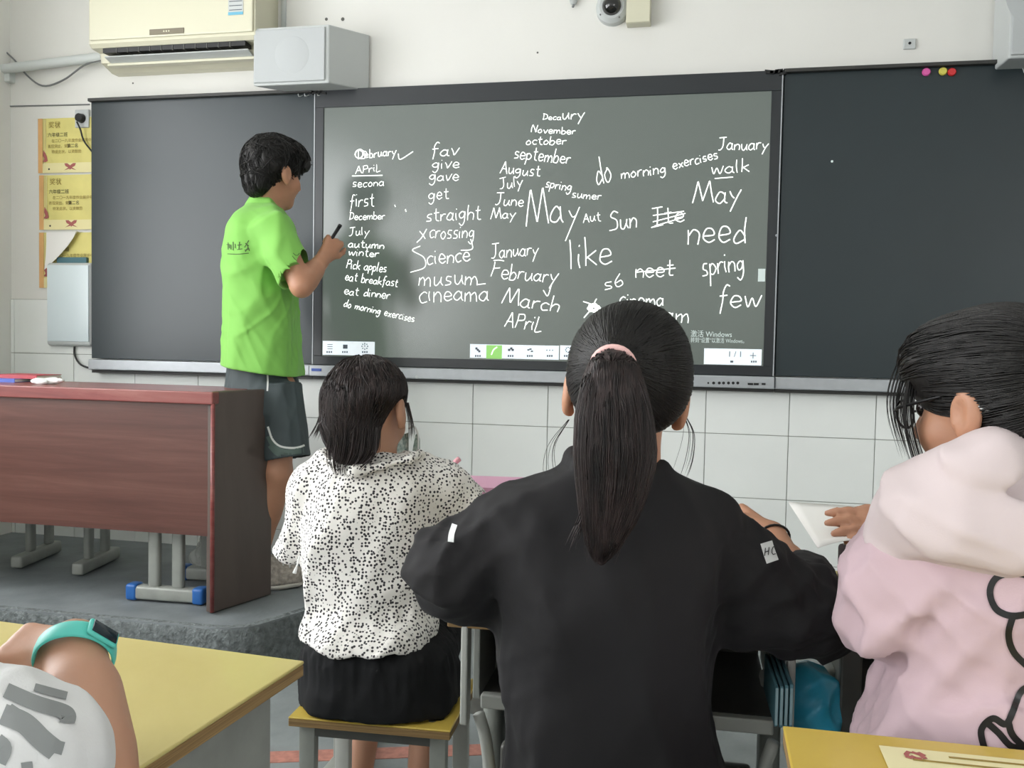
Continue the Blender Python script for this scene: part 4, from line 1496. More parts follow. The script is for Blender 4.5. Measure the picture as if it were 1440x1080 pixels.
# shelf box above these pedestals, behind the front panel
t = thing('side_table', 'grey metal tray table behind the front of the teacher desk', 'table', (lx0 + 0.7, lyf + 0.35, PODZ))
MB().box((lx0 + 0.62, lyf + 0.33, PODZ + 0.4), (1.1, 0.26, 0.1), bev=0.004).build('tray', M['metal_dark'], t)
MB().box((lx0 + 0.62, lyf + 0.33, PODZ + 0.46), (1.18, 0.3, 0.018), bev=0.003).build('table_top', M['metal'], t)

# crumpled clear plastic beside the wing panel
p = onZ(292, 800, PODZ) + UP * 0.0
f = Field()
for k in range(10):
    f.add(ell(p + np.array([random.uniform(-.04, .03), random.uniform(-.03, .03), 0.03 + random.uniform(0, .11)]), (0.035, 0.03, 0.03)), 0.02)
f.disp.append(folds(9, 0.018, 90, (0, 0, 1), 6, 0.7))
f.cut(plane(p + UP * 0.002, (0, 0, -1)))
t = sculpt('plastic_bag', f, p - [.12, .1, .02], p + [.12, .1, .24], 0.006, M['film'], None)
tag(t, 'crumpled clear plastic bag on the podium against the dark wing panel', 'bag')


# ---- student desks and stools
def student_desk(label, c, w, d, rot, zt=0.72, top='yellow', near_y=True, group='school desks', drawer=True, parts=True, hideleg=()):
    """c: centre of the desk top (x, y); w across, d deep"""
    X, Y, Z = basis(rot)
    c = np.array([c[0], c[1], 0.0])
    t = thing('school_desk', label, 'desk', c, group)
    W = lambda x, y, z: c + X * x + Y * y + UP * z
    MB().box(W(0, 0, zt - 0.0025), (w, d, 0.005), (X, Y, Z), 0.012 if False else 0.002).build('desk_top', M[top], t)
    pl = MB()
    pl.box(W(0, 0, zt - 0.0135), (w - 0.001, d - 0.001, 0.017), (X, Y, Z), 0.0015, 1)
    pl.build('plywood_core', M['ply'], t)
    if drawer:
        MB().box(W(0, 0.02, zt - 0.15), (w - 0.1, d - 0.08, 0.008), (X, Y, Z)).build('tray_floor', M['metal_dark'], t)
        MB().box(W(0, d / 2 - 0.03, zt - 0.09), (w - 0.1, 0.006, 0.13), (X, Y, Z)).build('tray_back', M['metal_dark'], t)
        MB().box(W(0, -d / 2 + 0.05, zt - 0.158), (w - 0.1, 0.02, 0.024), (X, Y, Z), 0.003).build('tray_lip', M['metal_light'], t)
    for s in (-1, 1):
        x = s * (w / 2 - 0.04)
        if drawer:
            MB().box(W(x, 0.01, zt - 0.09), (0.012, d - 0.08, 0.135), (X, Y, Z), 0.002).build('side_plate', M['metal'], t)
        MB().box(W(x, 0.02, (zt - 0.16) / 2 + 0.03), (0.036, 0.075, zt - 0.16), (X, Y, Z), 0.015, 3).build('column', M['metal'], t, 'auto')
        MB().box(W(x, 0.0, 0.025), (0.045, d + 0.02, 0.04), (X, Y, Z), 0.01, 3).build('foot_bar', M['metal'], t, 'auto')
        for q in (-1, 1):
            MB().box(W(x, q * (d / 2 + 0.012), 0.026), (0.052, 0.03, 0.048), (X, Y, Z), 0.01, 2).build('end_cap', M['blue_cap'], t, 'auto')
    MB().box(W(0, 0.05, 0.2), (w - 0.1, 0.02, 0.05), (X, Y, Z), 0.006).build('stretcher', M['metal'], t)
    return t, W


def stool(label, c, w, d, rot, zt=0.42, group='school stools'):
    X, Y, Z = basis(rot)
    c = np.array([c[0], c[1], 0.0])
    t = thing('school_stool', label, 'stool', c, group)
    W = lambda x, y, z: c + X * x + Y * y + UP * z
    MB().box(W(0, 0, zt - 0.002), (w, d, 0.004), (X, Y, Z), 0.0015, 1).build('seat', M['yellow2'], t)
    MB().box(W(0, 0, zt - 0.0115), (w - 0.001, d - 0.001, 0.015), (X, Y, Z), 0.001, 1).build('plywood_core', M['ply'], t)
    for sx in (-1, 1):
        for sy in (-1, 1):
            MB().tube([W(sx * (w / 2 - 0.045), sy * (d / 2 - 0.04), zt), W(sx * (w / 2 - 0.045), sy * (d / 2 - 0.04), zt + 0.0012)], 0.008, 10).build('screw_head', M['metal_dark'], t)
            MB().box(W(sx * (w / 2 - 0.03), sy * (d / 2 - 0.035), (zt - 0.02) / 2), (0.034, 0.026, zt - 0.02), (X, Y, Z), 0.005, 2).build('leg', M['metal'] if sy < 0 else M['metal_light'], t, 'auto')
        MB().box(W(sx * (w / 2 - 0.03), 0, 0.12), (0.022, d - 0.08, 0.022), (X, Y, Z), 0.004).build('rail', M['metal'], t)
    for sy in (-1, 1):
        MB().box(W(0, sy * (d / 2 - 0.035), zt - 0.034), (w - 0.08, 0.02, 0.026), (X, Y, Z), 0.003).build('apron', M['metal_dark'], t)
    return t, W


# left yellow desk in the foreground
ZD = 0.72
cR, cL, cN = onZ(428, 929, ZD), onZ(0, 873, ZD), onZ(176, 1075, ZD)
e1 = nrm((cR - cL) + np.array([0, 0, 0]))
rot = math.atan2(e1[1], e1[0])
X_, Y_, _ = basis(rot)
w_, d_ = 1.15, 0.44
cc = cR - X_ * w_ / 2 - Y_ * d_ / 2
dsk, _ = student_desk('wide yellow-topped school desk at the lower left, under the arm with the turquoise band', cc, w_, d_, rot, ZD, 'yellow')
pn = MB().box(cR - X_ * 0.05 - Y_ * 0.22 + UP * (-0.25), (0.014, 0.36, 0.46), (X_, Y_, UP), 0.003).build('end_panel', M['metal'], dsk)
# right yellow desk in the foreground, bottom right
cA, cB = onZ(1101, 1020, ZD), onZ(1440, 1054, ZD)
e1 = nrm(cB - cA)
rot2 = math.atan2(e1[1], e1[0])
X2, Y2, _ = basis(rot2)
cc2 = cA + X2 * 0.3 - Y2 * 0.2
student_desk('yellow school desk at the bottom right corner with a pale certificate on it', cc2, 0.6, 0.4, rot2, ZD, 'yellow2')
# certificate on it
q0 = onZ(1236, 1049, ZD + 0.002)
t = thing('paper_certificate', 'pale yellow printed certificate lying on the bottom right desk', 'certificate', q0)
cx_ = q0 + X2 * 0.14 - Y2 * 0.095
MB().box(cx_ + UP * 0.0004, (0.28, 0.19, 0.0008), (X2, Y2, UP)).build('sheet', M['certificate'], t)
for k, (ww, xo) in enumerate(((0.1, 0.05), (0.14, 0.03), (0.12, 0.06), (0.16, 0.04))):
    MB().box(q0 + X2 * (xo + 0.07) - Y2 * (0.014 + k * 0.016) + UP * 0.0014, (ww, 0.0035, 0.0004), (X2, Y2, UP)).build('print_line', M['ink_brown'], t)
fl = MB()
for k in range(7):
    fl.box(q0 + X2 * (0.022 + random.uniform(0, .02)) - Y2 * (0.012 + random.uniform(0, .015)) + UP * (0.0014 + 0.0001 * k), (0.009, 0.005, 0.0003), basis(random.uniform(0, 3)))
fl.build('flower_print', M['ink_red'], t)['kind'] = 'stuff'

# desk of the girl in black: legs straddle her, seen from behind
dkc = (onZ(645, 890, ZD) + onZ(1100, 890, ZD)) / 2
rot3 = 0.03
X3, Y3, _ = basis(rot3)
ww3 = np.linalg.norm(onZ(645, 890, ZD) - onZ(1100, 890, ZD)) + 0.07
d3, W3 = student_desk('school desk in front of the girl in black, mostly hidden by her back', dkc + Y3 * 0.23, ww3, 0.4, rot3, ZD, 'yellow')
for s in (-1, 1):                      # curved rear struts and brackets
    x = s * (ww3 / 2 - 0.03)
    MB().box(W3(x, -0.185, ZD - 0.10), (0.012, 0.03, 0.17), basis(rot3), 0.003).build('front_upright', M['metal_light'], d3)
    q = smooth_path([W3(x - s * .02, -0.17, ZD - 0.175), W3(x - s * .032, -0.165, ZD - 0.22), W3(x - s * .04, -0.15, ZD - 0.3), W3(x - s * .05, -0.13, ZD - 0.36)], 10)
    MB().tube(q, 0.011, 8).build('curved_strut', M['metal_light'], d3, True)
    MB().box(W3(x - s * .075, -0.12, 0.24), (0.05, 0.03, 0.48), basis(rot3), 0.008, 3).build('inner_column', M['metal_dark'], d3, 'auto')
for dx, dy, dzz in ((0.085, -0.12, 0.0), (0.115, -0.06, 0.03)):
    MB().box(W3(-ww3 / 2 + dx, dy, ZD - 0.125 + dzz), (0.012, 0.003, 0.035), basis(rot3), 0.001, 1).build('bracket', M['metal_light'], d3)
# desk of the girl in pink
dkp = onZ(1168, 890, ZD)
d4, W4 = student_desk('yellow school desk in front of the girl in pink, only its left corner showing', np.array([dkp[0], dkp[1], 0]) + X3 * 0.31 + Y3 * 0.23, 0.6, 0.4, rot3, ZD, 'yellow')
MB().box(W4(-0.27, -0.185, 0.36), (0.034, 0.02, 0.68), basis(rot3), 0.004).build('front_upright', M['metal_dark'], d4)
MB().box(W4(0.02, 0.13, 0.45), (0.52, 0.012, 0.42), basis(rot3)).build('modesty_panel', M['bag_dark'], d4)
# desk of the girl in the dotted blouse
dw = P(600, 700, 2.42)
student_desk('school desk in front of the girl in the dotted blouse', (dw[0] + 0.03, dw[1]), 0.6, 0.4, 0.03, ZD, 'yellow')
# books on it
bp = P(696, 668, 2.3)
zz = ZD
for k, (m_, lab) in enumerate((('book_purple', 'purple'), ('book_teal', 'slate'), ('book_pink', 'pink'), ('book_purple', 'purple'), ('book_pink', 'pale pink'))):
    hh = 0.019
    place = ('bottom', 'second from the bottom', 'middle', 'second from the top', 'top')[k]
    book('%s exercise book, %s of the pile beyond the black sleeve' % (lab, place), (bp[0] - 0.015 * k, bp[1] + 0.012 * (k % 2), zz), (0.26, 0.19, hh), M[m_], 0.05 * (k - 1.5), 'exercise books in a pile')
    zz += hh + 0.001
# stool of the girl in the dotted blouse
s0, s1 = onZ(405, 1008, 0.42), onZ(633, 1028, 0.42)
e1 = nrm(s1 - s0)
rs = math.atan2(e1[1], e1[0])
Xs, Ys, _ = basis(rs)
sw = np.linalg.norm(s1 - s0)
sc_ = (s0 + s1) / 2 + Ys * 0.14
stool('yellow plywood stool under the girl in the dotted blouse', sc_, sw, 0.28, rs)
# stools under the nearer girls (mostly hidden)
pb = P(860, 900, 1.42)
stool('yellow stool hidden under the girl in black', (pb[0], pb[1]), 0.3, 0.26, 0.1)
pp = P(1410, 900, 1.28)
stool('yellow stool hidden under the girl in pink', (pp[0], pp[1]), 0.3, 0.26, 0.0)

# blue bag hanging between the two desks
bc = P(1140, 985, 1.52)
f = Field()
f.add(ell(bc, (0.048, 0.04, 0.05)), 0.03)
f.add(ell(bc + UP * 0.03 - RH * 0.01, (0.034, 0.035, 0.03)), 0.03)
f.add(cap(bc - RH * 0.055 + UP * 0.012, bc, 0.008, 0.03), 0.02)
f.add(ell(bc - UP * 0.035 + RH * 0.012, (0.036, 0.034, 0.03)), 0.03)
f.disp.append(folds(21, 0.02, 60, (1, 0, 0.5), 5, 0.8))
t = thing('blue_bag', 'bright blue plastic bag hanging between the two front desks', 'bag', bc)
sculpt('bag_body', f, bc - 0.12, bc + 0.12, 0.005, M['bag_blue'], t)
MB().tube(smooth_path([bc - RH * .05 + UP * .02, bc - RH * .06 + UP * .035, bc - RH * .058 + UP * .06, bc - RH * .056 + UP * .085], 8), 0.005, 6).build('drawstring', M['mint'], t, True)
# upright teal books beside the leg
for k in range(4):
    q = P(1084 + k * 6.5, 968, 1.42)
    t = thing('exercise_book', ['left', 'second', 'third', 'right'][k] + (' upright teal exercise book wedged beside the dark desk leg, counted from the left' if k in (1, 2) else ' end of the row of upright teal exercise books beside the dark desk leg'), 'book', q, 'upright exercise books')
    MB().box(q, (0.0052, 0.15, 0.058 + 0.003 * k), basis(0.05), 0.001, 1).build('cover', M['book_teal'], t)
    MB().box(q + UP * 0.001, (0.0036, 0.152, 0.054), basis(0.05)).build('pages', M['page_grey'], t)
# black pencil case on the pink girl's desk
q = onZ(1192, 817, ZD)
t = thing('pencil_case', 'black upright pencil case on the desk behind the white sheet', 'case', q)
MB().box(q + UP * 0.035 + RH * 0.02, (0.07, 0.045, 0.07), basis(0.2), 0.008, 3).build('case_body', M['bag_dark'], t, 'auto')
MB().box(q + UP * 0.071 + RH * 0.02, (0.06, 0.008, 0.003), basis(0.2), 0.001, 1).build('zip', M['metal_dark'], t)
print('furniture ok')


# ================================================================== PEOPLE
def sstrands(T, fr, cen, rad, n, span, f, r0=0.0012, r1=0.0006, whorl=(0, -0.5, 0.85), tie=None, mask=None, M_=12, lift=0.002, jit=0.12, s=1.0):
    """locks laid over a head shape: away from a whorl or towards a tie; local axes right, forward, up"""
    paths = []
    wv = nrm(whorl)
    R, F, U = fr
    cen, rad = np.array(cen, float), np.array(rad, float)
    k = 0
    while len(paths) < n and k < n * 30:
        k += 1
        v = nrm(rng.normal(size=3))
        if mask is not None and not mask(v):
            continue
        if tie is not None:
            tv = nrm(np.array(tie) + rng.normal(size=3) * 0.05)
            ang = math.acos(max(-1, min(1, v @ tv)))
            if ang < 0.25:
                continue
            ts = np.linspace(0, min(1, span / ang), M_)
            vs = [(sin((1 - t) * ang) * v + sin(t * ang) * tv) / sin(ang) for t in ts]
        else:
            tang = nrm(v * (v @ wv) - wv + rng.normal(size=3) * jit)
            tang = nrm(tang - v * (tang @ v))
            vs = [v * cos(a) + tang * sin(a) for a in np.linspace(0, span * rng.uniform(.6, 1.2), M_)]
        pts = []
        for q in vs:
            l = cen + rad * q
            pts.append(T(l[0], l[1], l[2]))
        paths.append(pts)
    return strands(np.array(paths), r0, r1, f, lift)


def hang_strands(top, bot, n, width_t, width_b, depth_t, depth_b, r0=0.0011, r1=0.0005, M_=14, curve=None, f=None, lift=0.0015):
    """locks hanging along a centre line (list of points), spread in width and depth"""
    cl = smooth_path(top, M_)
    paths = []
    t = np.linspace(0, 1, M_)
    wt = np.interp(t, np.linspace(0, 1, len(width_t)), width_t)
    for _ in range(n):
        a, b_ = rng.uniform(-1, 1), rng.uniform(-1, 1)
        wob = rng.normal() * 0.08
        end = rng.uniform(0.75, 1.0)
        cc_ = np.stack([np.interp(t * end, t, cl[:, i]) for i in range(3)], 1)
        wv = np.interp(t * end, t, wt)
        off = (a + wob * t)[:, None] * wv[:, None] * RH + (b_ * wv * depth_t)[:, None] * FH
        paths.append(cc_ + off)
    return strands(np.array(paths), r0, r1, f, lift)


# ------------------------------------------------------------------ the teacher
def build_teacher():
    D = 3.6
    k = S(D)
    t = thing('person', 'man in a lime green polo shirt and dark shorts writing on the screen', 'person', onZ(375, 820, PODZ))
    fr = tilt(frame(0.68), 0.12, 0.0)
    c = P(386, 246, D)
    s = 1.1
    body = Field()
    T = add_head(body, c, fr, s, P(374, 305, D + 0.02), 0.054)
    body.add(loft([st(312, 340, 400, D, .13), st(360, 332, 402, D, .15), st(440, 330, 408, D, .13), st(530, 332, 408, D, .12), st(580, 336, 408, D, .11)]), 0.02)
    sh = P(388, 326, D - 0.15)
    el = P(424, 402, D - 0.2)
    wr = P(456, 362, D - 0.05)
    body.chain([sh, el, wr], [0.05, 0.042, 0.029], 0.012)
    body.add(cap(el + (wr - el) * 0.2, el + (wr - el) * 0.5, 0.043, 0.036), 0.02)
    hd = nrm(P(478, 328, D - 0.0) - wr)
    add_hand(body, wr, hd, -FH * 0.9 + RH * 0.35 - UP * 0.1, 1, 0.98, (0.9, 1.0, 0.6))
    # far arm
    sh2, el2, wr2 = P(342, 330, D + 0.17), P(348, 425, D + 0.2), P(366, 470, D + 0.2)
    body.chain([sh2, el2, wr2], [0.05, 0.042, 0.029], 0.012)
    add_hand(body, wr2, nrm(RH - UP * 0.5), FH, -1, 0.95)
    # legs
    for hip, kn, an in (((390, 545, D - 0.05), (390, 665, D - 0.09), (361, 790, D - 0.02)), ((350, 545, D + 0.1), (350, 670, D + 0.08), (342, 788, D + 0.14))):
        h_, k_, a_ = P(*hip), P(*kn), P(*an)
        body.chain([h_, k_, a_], [0.07, 0.054, 0.036], 0.02)
        body.add(ell(k_ + (a_ - k_) * 0.3 - RH * 0.012, (0.052, 0.055, 0.1)), 0.03)
        body.add(cap(a_, a_ + RH * 0.08 - UP * 0.06, 0.034, 0.022), 0.02)
    lo, hi = bounds([P(300, 180, D - .4), P(500, 180, D + .4), P(300, 830, D - .4), P(500, 830, D + .4)], 0.02)
    sculpt('body', body, lo, hi, 0.0045, M['skin'], t)
    add_eyes(T, t, s)

    # hair: thick top, short nape
    h = Field()
    h.add(ell(T(0, -0.01, 0.05), np.array([0.088, 0.104, 0.088]) * s, fr), 0.02)
    h.add(ell(T(0, -0.055, 0.02), np.array([0.082, 0.06, 0.08]) * s, fr), 0.03)
    h.add(ell(T(0.0, 0.045, 0.085), np.array([0.074, 0.06, 0.042]) * s, fr), 0.03)
    h.add(ell(T(0.03, 0.088, 0.055), np.array([0.036, 0.022, 0.036]) * s, fr), 0.02)
    h.add(ell(T(0, -0.07, -0.045), np.array([0.058, 0.034, 0.05]) * s, fr), 0.03)
    h.sub(ell(T(0, 0.125, -0.04), np.array([0.11, 0.075, 0.085]) * s, fr), 0.012)
    for q in (-1, 1):
        h.sub(ell(T(q * 0.088, 0.012, -0.03), np.array([0.032, 0.034, 0.05]) * s, fr), 0.01)
    h.disp.append(folds(31, 0.02, 85, fr[2], 6, 1.0))
    f0 = Field(); f0.ops = list(h.ops)
    mk = lambda v: not (v[1] > 0.45 and v[2] < 0.1)
    ex = sstrands(T, fr, (0, -0.01, 0.04), (0.09, 0.106, 0.09), 900, 0.55, f0, 0.0022, 0.0008, mask=mk, lift=0.005, s=s, jit=0.5)
    ex2 = sstrands(T, fr, (0, -0.01, 0.04), (0.09, 0.106, 0.09), 260, 0.6, None, 0.0024, 0.001, mask=lambda v: mk(v) and v[2] > -0.1, s=s, jit=0.9)
    lo, hi = bounds([c - .17 * s, c + .17 * s], 0.02)
    ex3 = sstrands(T, fr, (0, -0.045, -0.03), (0.068, 0.062, 0.07), 420, 0.45, f0, 0.0016, 0.0007, whorl=(0, -.1, 1), mask=lambda v: v[1] < 0.3 and v[2] < 0.3, lift=0.003, s=s, jit=0.2)
    sculpt('hair', h, lo, hi, 0.0045, M['hair'], t, join(ex, ex2, ex3))

    # polo shirt
    f = Field()
    f.add(loft([st(288, 350, 393, D, .07), st(297, 338, 402, D, .115), st(312, 327, 410, D, .165), st(340, 318, 414, D, .19), st(385, 316, 414, D, .185),
                st(430, 316, 419, D, .18), st(480, 315, 423, D, .185), st(548, 314, 427, D, .2)], e=2.2))
    s0, s1 = P(382, 320, D - 0.13), P(417, 391, D - 0.2)
    ax = nrm(s1 - s0)
    f.add(cone(s0, s1 + ax * 0.02, 0.078, 0.07, 0.01), 0.03)
    f.trim(cone(s1, s1 + ax * 0.06, 0.1, 0.1))
    f.add(cap(P(378, 308, D - 0.1), s0, 0.055, 0.07), 0.04)
    f.trim(cone(s1 - ax * 0.03, s1 + ax * 0.05, 0.06, 0.063, 0.003))
    q0, q1 = P(344, 322, D + 0.15), P(350, 398, D + 0.18)
    f.add(cone(q0, q1, 0.078, 0.07, 0.01), 0.03)
    f.add(cone(P(369, 300, D + 0.01), P(377, 277, D), 0.082, 0.066, 0.01), 0.02)
    f.sub(cone(P(375, 284, D), P(379, 262, D), 0.056, 0.062, 0.004), 0.006)
    hx = P(424, 530, D) - P(316, 513, D)
    n_ = np.cross(hx, FH)
    n_ = n_ if n_[2] < 0 else -n_
    f.trim_plane(plane(P(316, 513, D), n_), 0.006)
    hemc = P(370, 540, D)
    f.disp.append(lambda p: folds_t(p))
    g1 = folds(5, 0.026, 17, (0.35, 0, 1), 4, 1.6, 1.4)
    g2 = folds(8, 0.014, 34, (1.0, 0, 0.8), 4, 2.2, 1.5)
    zl = P(370, 440, D)[2]

    def folds_t(p):
        w = np.clip(1.3 - np.abs(p[:, 2] - zl) / 0.28, 0.25, 1)
        return g1(p) * 0.8 + g2(p) * w
    lo, hi = bounds([P(295, 260, D - .36), P(440, 260, D + .36), P(295, 550, D - .36), P(440, 550, D + .36)], 0.02)
    shirt = sculpt('polo_shirt', f, lo, hi, 0.0045, M['green'], t)
    # print on the back and badge on the sleeve
    L1 = []
    for x, kk in ((320, 0), (328, 1), (337, 2), (347, 3)):
        if kk == 0: L1 += [[(x - 1, 344), (x + 3, 344)], [(x + 1, 341), (x + 1, 351)], [(x + 3, 344), (x + 3, 349)]]
        if kk == 1: L1 += [[(x - 3, 344), (x - 3, 351)], [(x, 340), (x, 352)], [(x + 3, 343), (x + 3, 349)]]
        if kk == 2: L1 += [[(x - 3, 345), (x + 3, 344)], [(x, 340), (x - 1, 350)], [(x - 3, 351), (x + 4, 350)]]
        if kk == 3: L1 += [[(x - 2, 342), (x + 3, 346)], [(x + 3, 338), (x - 3, 348)], [(x, 343), (x + 4, 353)], [(x + 2, 348), (x - 2, 354)], [(x - 3, 352), (x + 4, 350)]]
    bp_ = print_on(shirt, L1, 1.2, D, M['ink_olive'], 'back_print', shirt)
    bp_['kind'] = 'stuff'
    print_on(shirt, [[(320, 357), (334, 357.5), (350, 356)]], 1.0, D, M['ink_olive'], 'back_print_line', shirt)
    print_on(shirt, [[(414, 358), (419, 365)], [(419, 357), (421, 364)], [(413, 362), (420, 367)]], 3.0, D, M['shirt_logo'], 'sleeve_badge', shirt)
    print_on(shirt, [[(412, 356), (417, 360), (421, 356)], [(411, 360), (416, 366), (421, 368)]], 0.9, D, M['ink_olive'], 'badge_outline', shirt)

    # shorts
    f = Field()
    f.add(loft([st(505, 325, 410, D, .145), st(545, 321, 420, D, .16), st(580, 322, 427, D, .17)]), 0.01)
    for a, b, r0, r1, in ((P(391, 542, D - 0.07), P(404, 645, D - 0.1), 0.092, 0.088), (P(352, 560, D + 0.09), P(352, 645, D + 0.07), 0.09, 0.095)):
        u = nrm(b - a)
        f.add(cone(a, b + u * 0.02, r0, r1, 0.008), 0.03)
        f.trim(cone(b, b + u * 0.06, r1 + 0.03, r1 + 0.03))
        f.trim(cone(b - u * 0.04, b + u * 0.05, r1 - 0.012, r1 - 0.01, 0.003))
    f.disp.append(folds(15, 0.018, 35, (0.1, 0, 1), 5, 1.4))
    lo, hi = bounds([P(300, 495, D - .33), P(450, 495, D + .33), P(300, 665, D - .33), P(450, 665, D + .33)], 0.01)
    so = sculpt('shorts', f, lo, hi, 0.005, M['shorts'], t)
    print_on(so, [[(377, 600), (383, 617), (393, 627), (408, 630), (420, 629), (428, 626)]], 2.8, D, M['piping'], 'hem_piping', so)
    print_on(so, [[(376, 527), (376.5, 538), (376, 550)]], 2.4, D, M['piping'], 'side_piping', so)
    print_on(so, [[(378, 613), (387, 629), (402, 636), (427, 633)], [(380, 626), (392, 638), (410, 640)]], 8, D, M['shorts_band'], 'hem_band', so)

    # shoes
    for (hx_, tx, y, d_) in ((355, 406, 812, D - 0.01), (336, 372, 808, D + 0.14)):
        a, b = onZ(hx_, y, PODZ + 0.045), onZ(tx, y, PODZ + 0.045)
        a = P(hx_, y, d_); a[2] = PODZ + 0.045
        b = a + nrm(RH * 0.95 + FH * 0.25) * 0.155
        u = nrm(b - a)
        sh_ = thing('x', None, None) if False else None
        f = Field()
        f.add(cap(a, a + u * 0.09, 0.046, 0.05), 0.02)
        f.add(cap(a + u * 0.09, b, 0.05, 0.042), 0.03)
        f.add(cap(a + UP * 0.045, a + UP * 0.04 + u * 0.06, 0.042, 0.04), 0.03)
        f.cut(plane(a - UP * 0.025, (0, 0, -1)), 0.006)
        lo, hi = bounds([a, b], 0.09)
        o = sculpt('shoe', f, lo, hi, 0.0045, M['shoe'], t)
        f = Field()
        f.add(cap(a - UP * 0.03, a + u * 0.1 - UP * 0.03, 0.046, 0.048, (UP, 0.36)), 0.01)
        f.add(cap(a + u * 0.1 - UP * 0.03, b - UP * 0.028, 0.048, 0.04, (UP, 0.36)), 0.02)
        f.cut(plane(a - UP * 0.0445, (0, 0, -1)), 0.002)
        f.disp.append(folds(3, 0.004, 160, (0, 0, 1), 3))
        sculpt('sole', f, lo, hi, 0.0045, M['sole'], o)
        for q in range(3):
            cpt = a + u * (0.09 + 0.025 * q) + UP * (0.062 - 0.008 * q)
            sd = np.cross(u, UP)
            MB().tube([cpt + sd * 0.025 - UP * 0.006, cpt + UP * 0.004, cpt - sd * 0.025 - UP * 0.006], 0.003, 6).build('lace', M['piping'], o, True)
    # pen
    pa, pb_ = P(465, 338, D - 0.03), P(479, 316, D - 0.02)
    pt = thing('pen', 'black stylus pen held upright in the hand of the man in lime green', 'pen', pa)
    u = nrm(pb_ - pa)
    MB().tube([pa - u * 0.03, pa, pb_ - u * 0.01], [0.0035, 0.0065, 0.0075], 10).build('barrel', M['black'], pt, True)
    MB().tube([pb_ - u * 0.01, pb_], [0.0085, 0.0075], 10).build('pen_cap', M['black'], pt, True)


build_teacher()


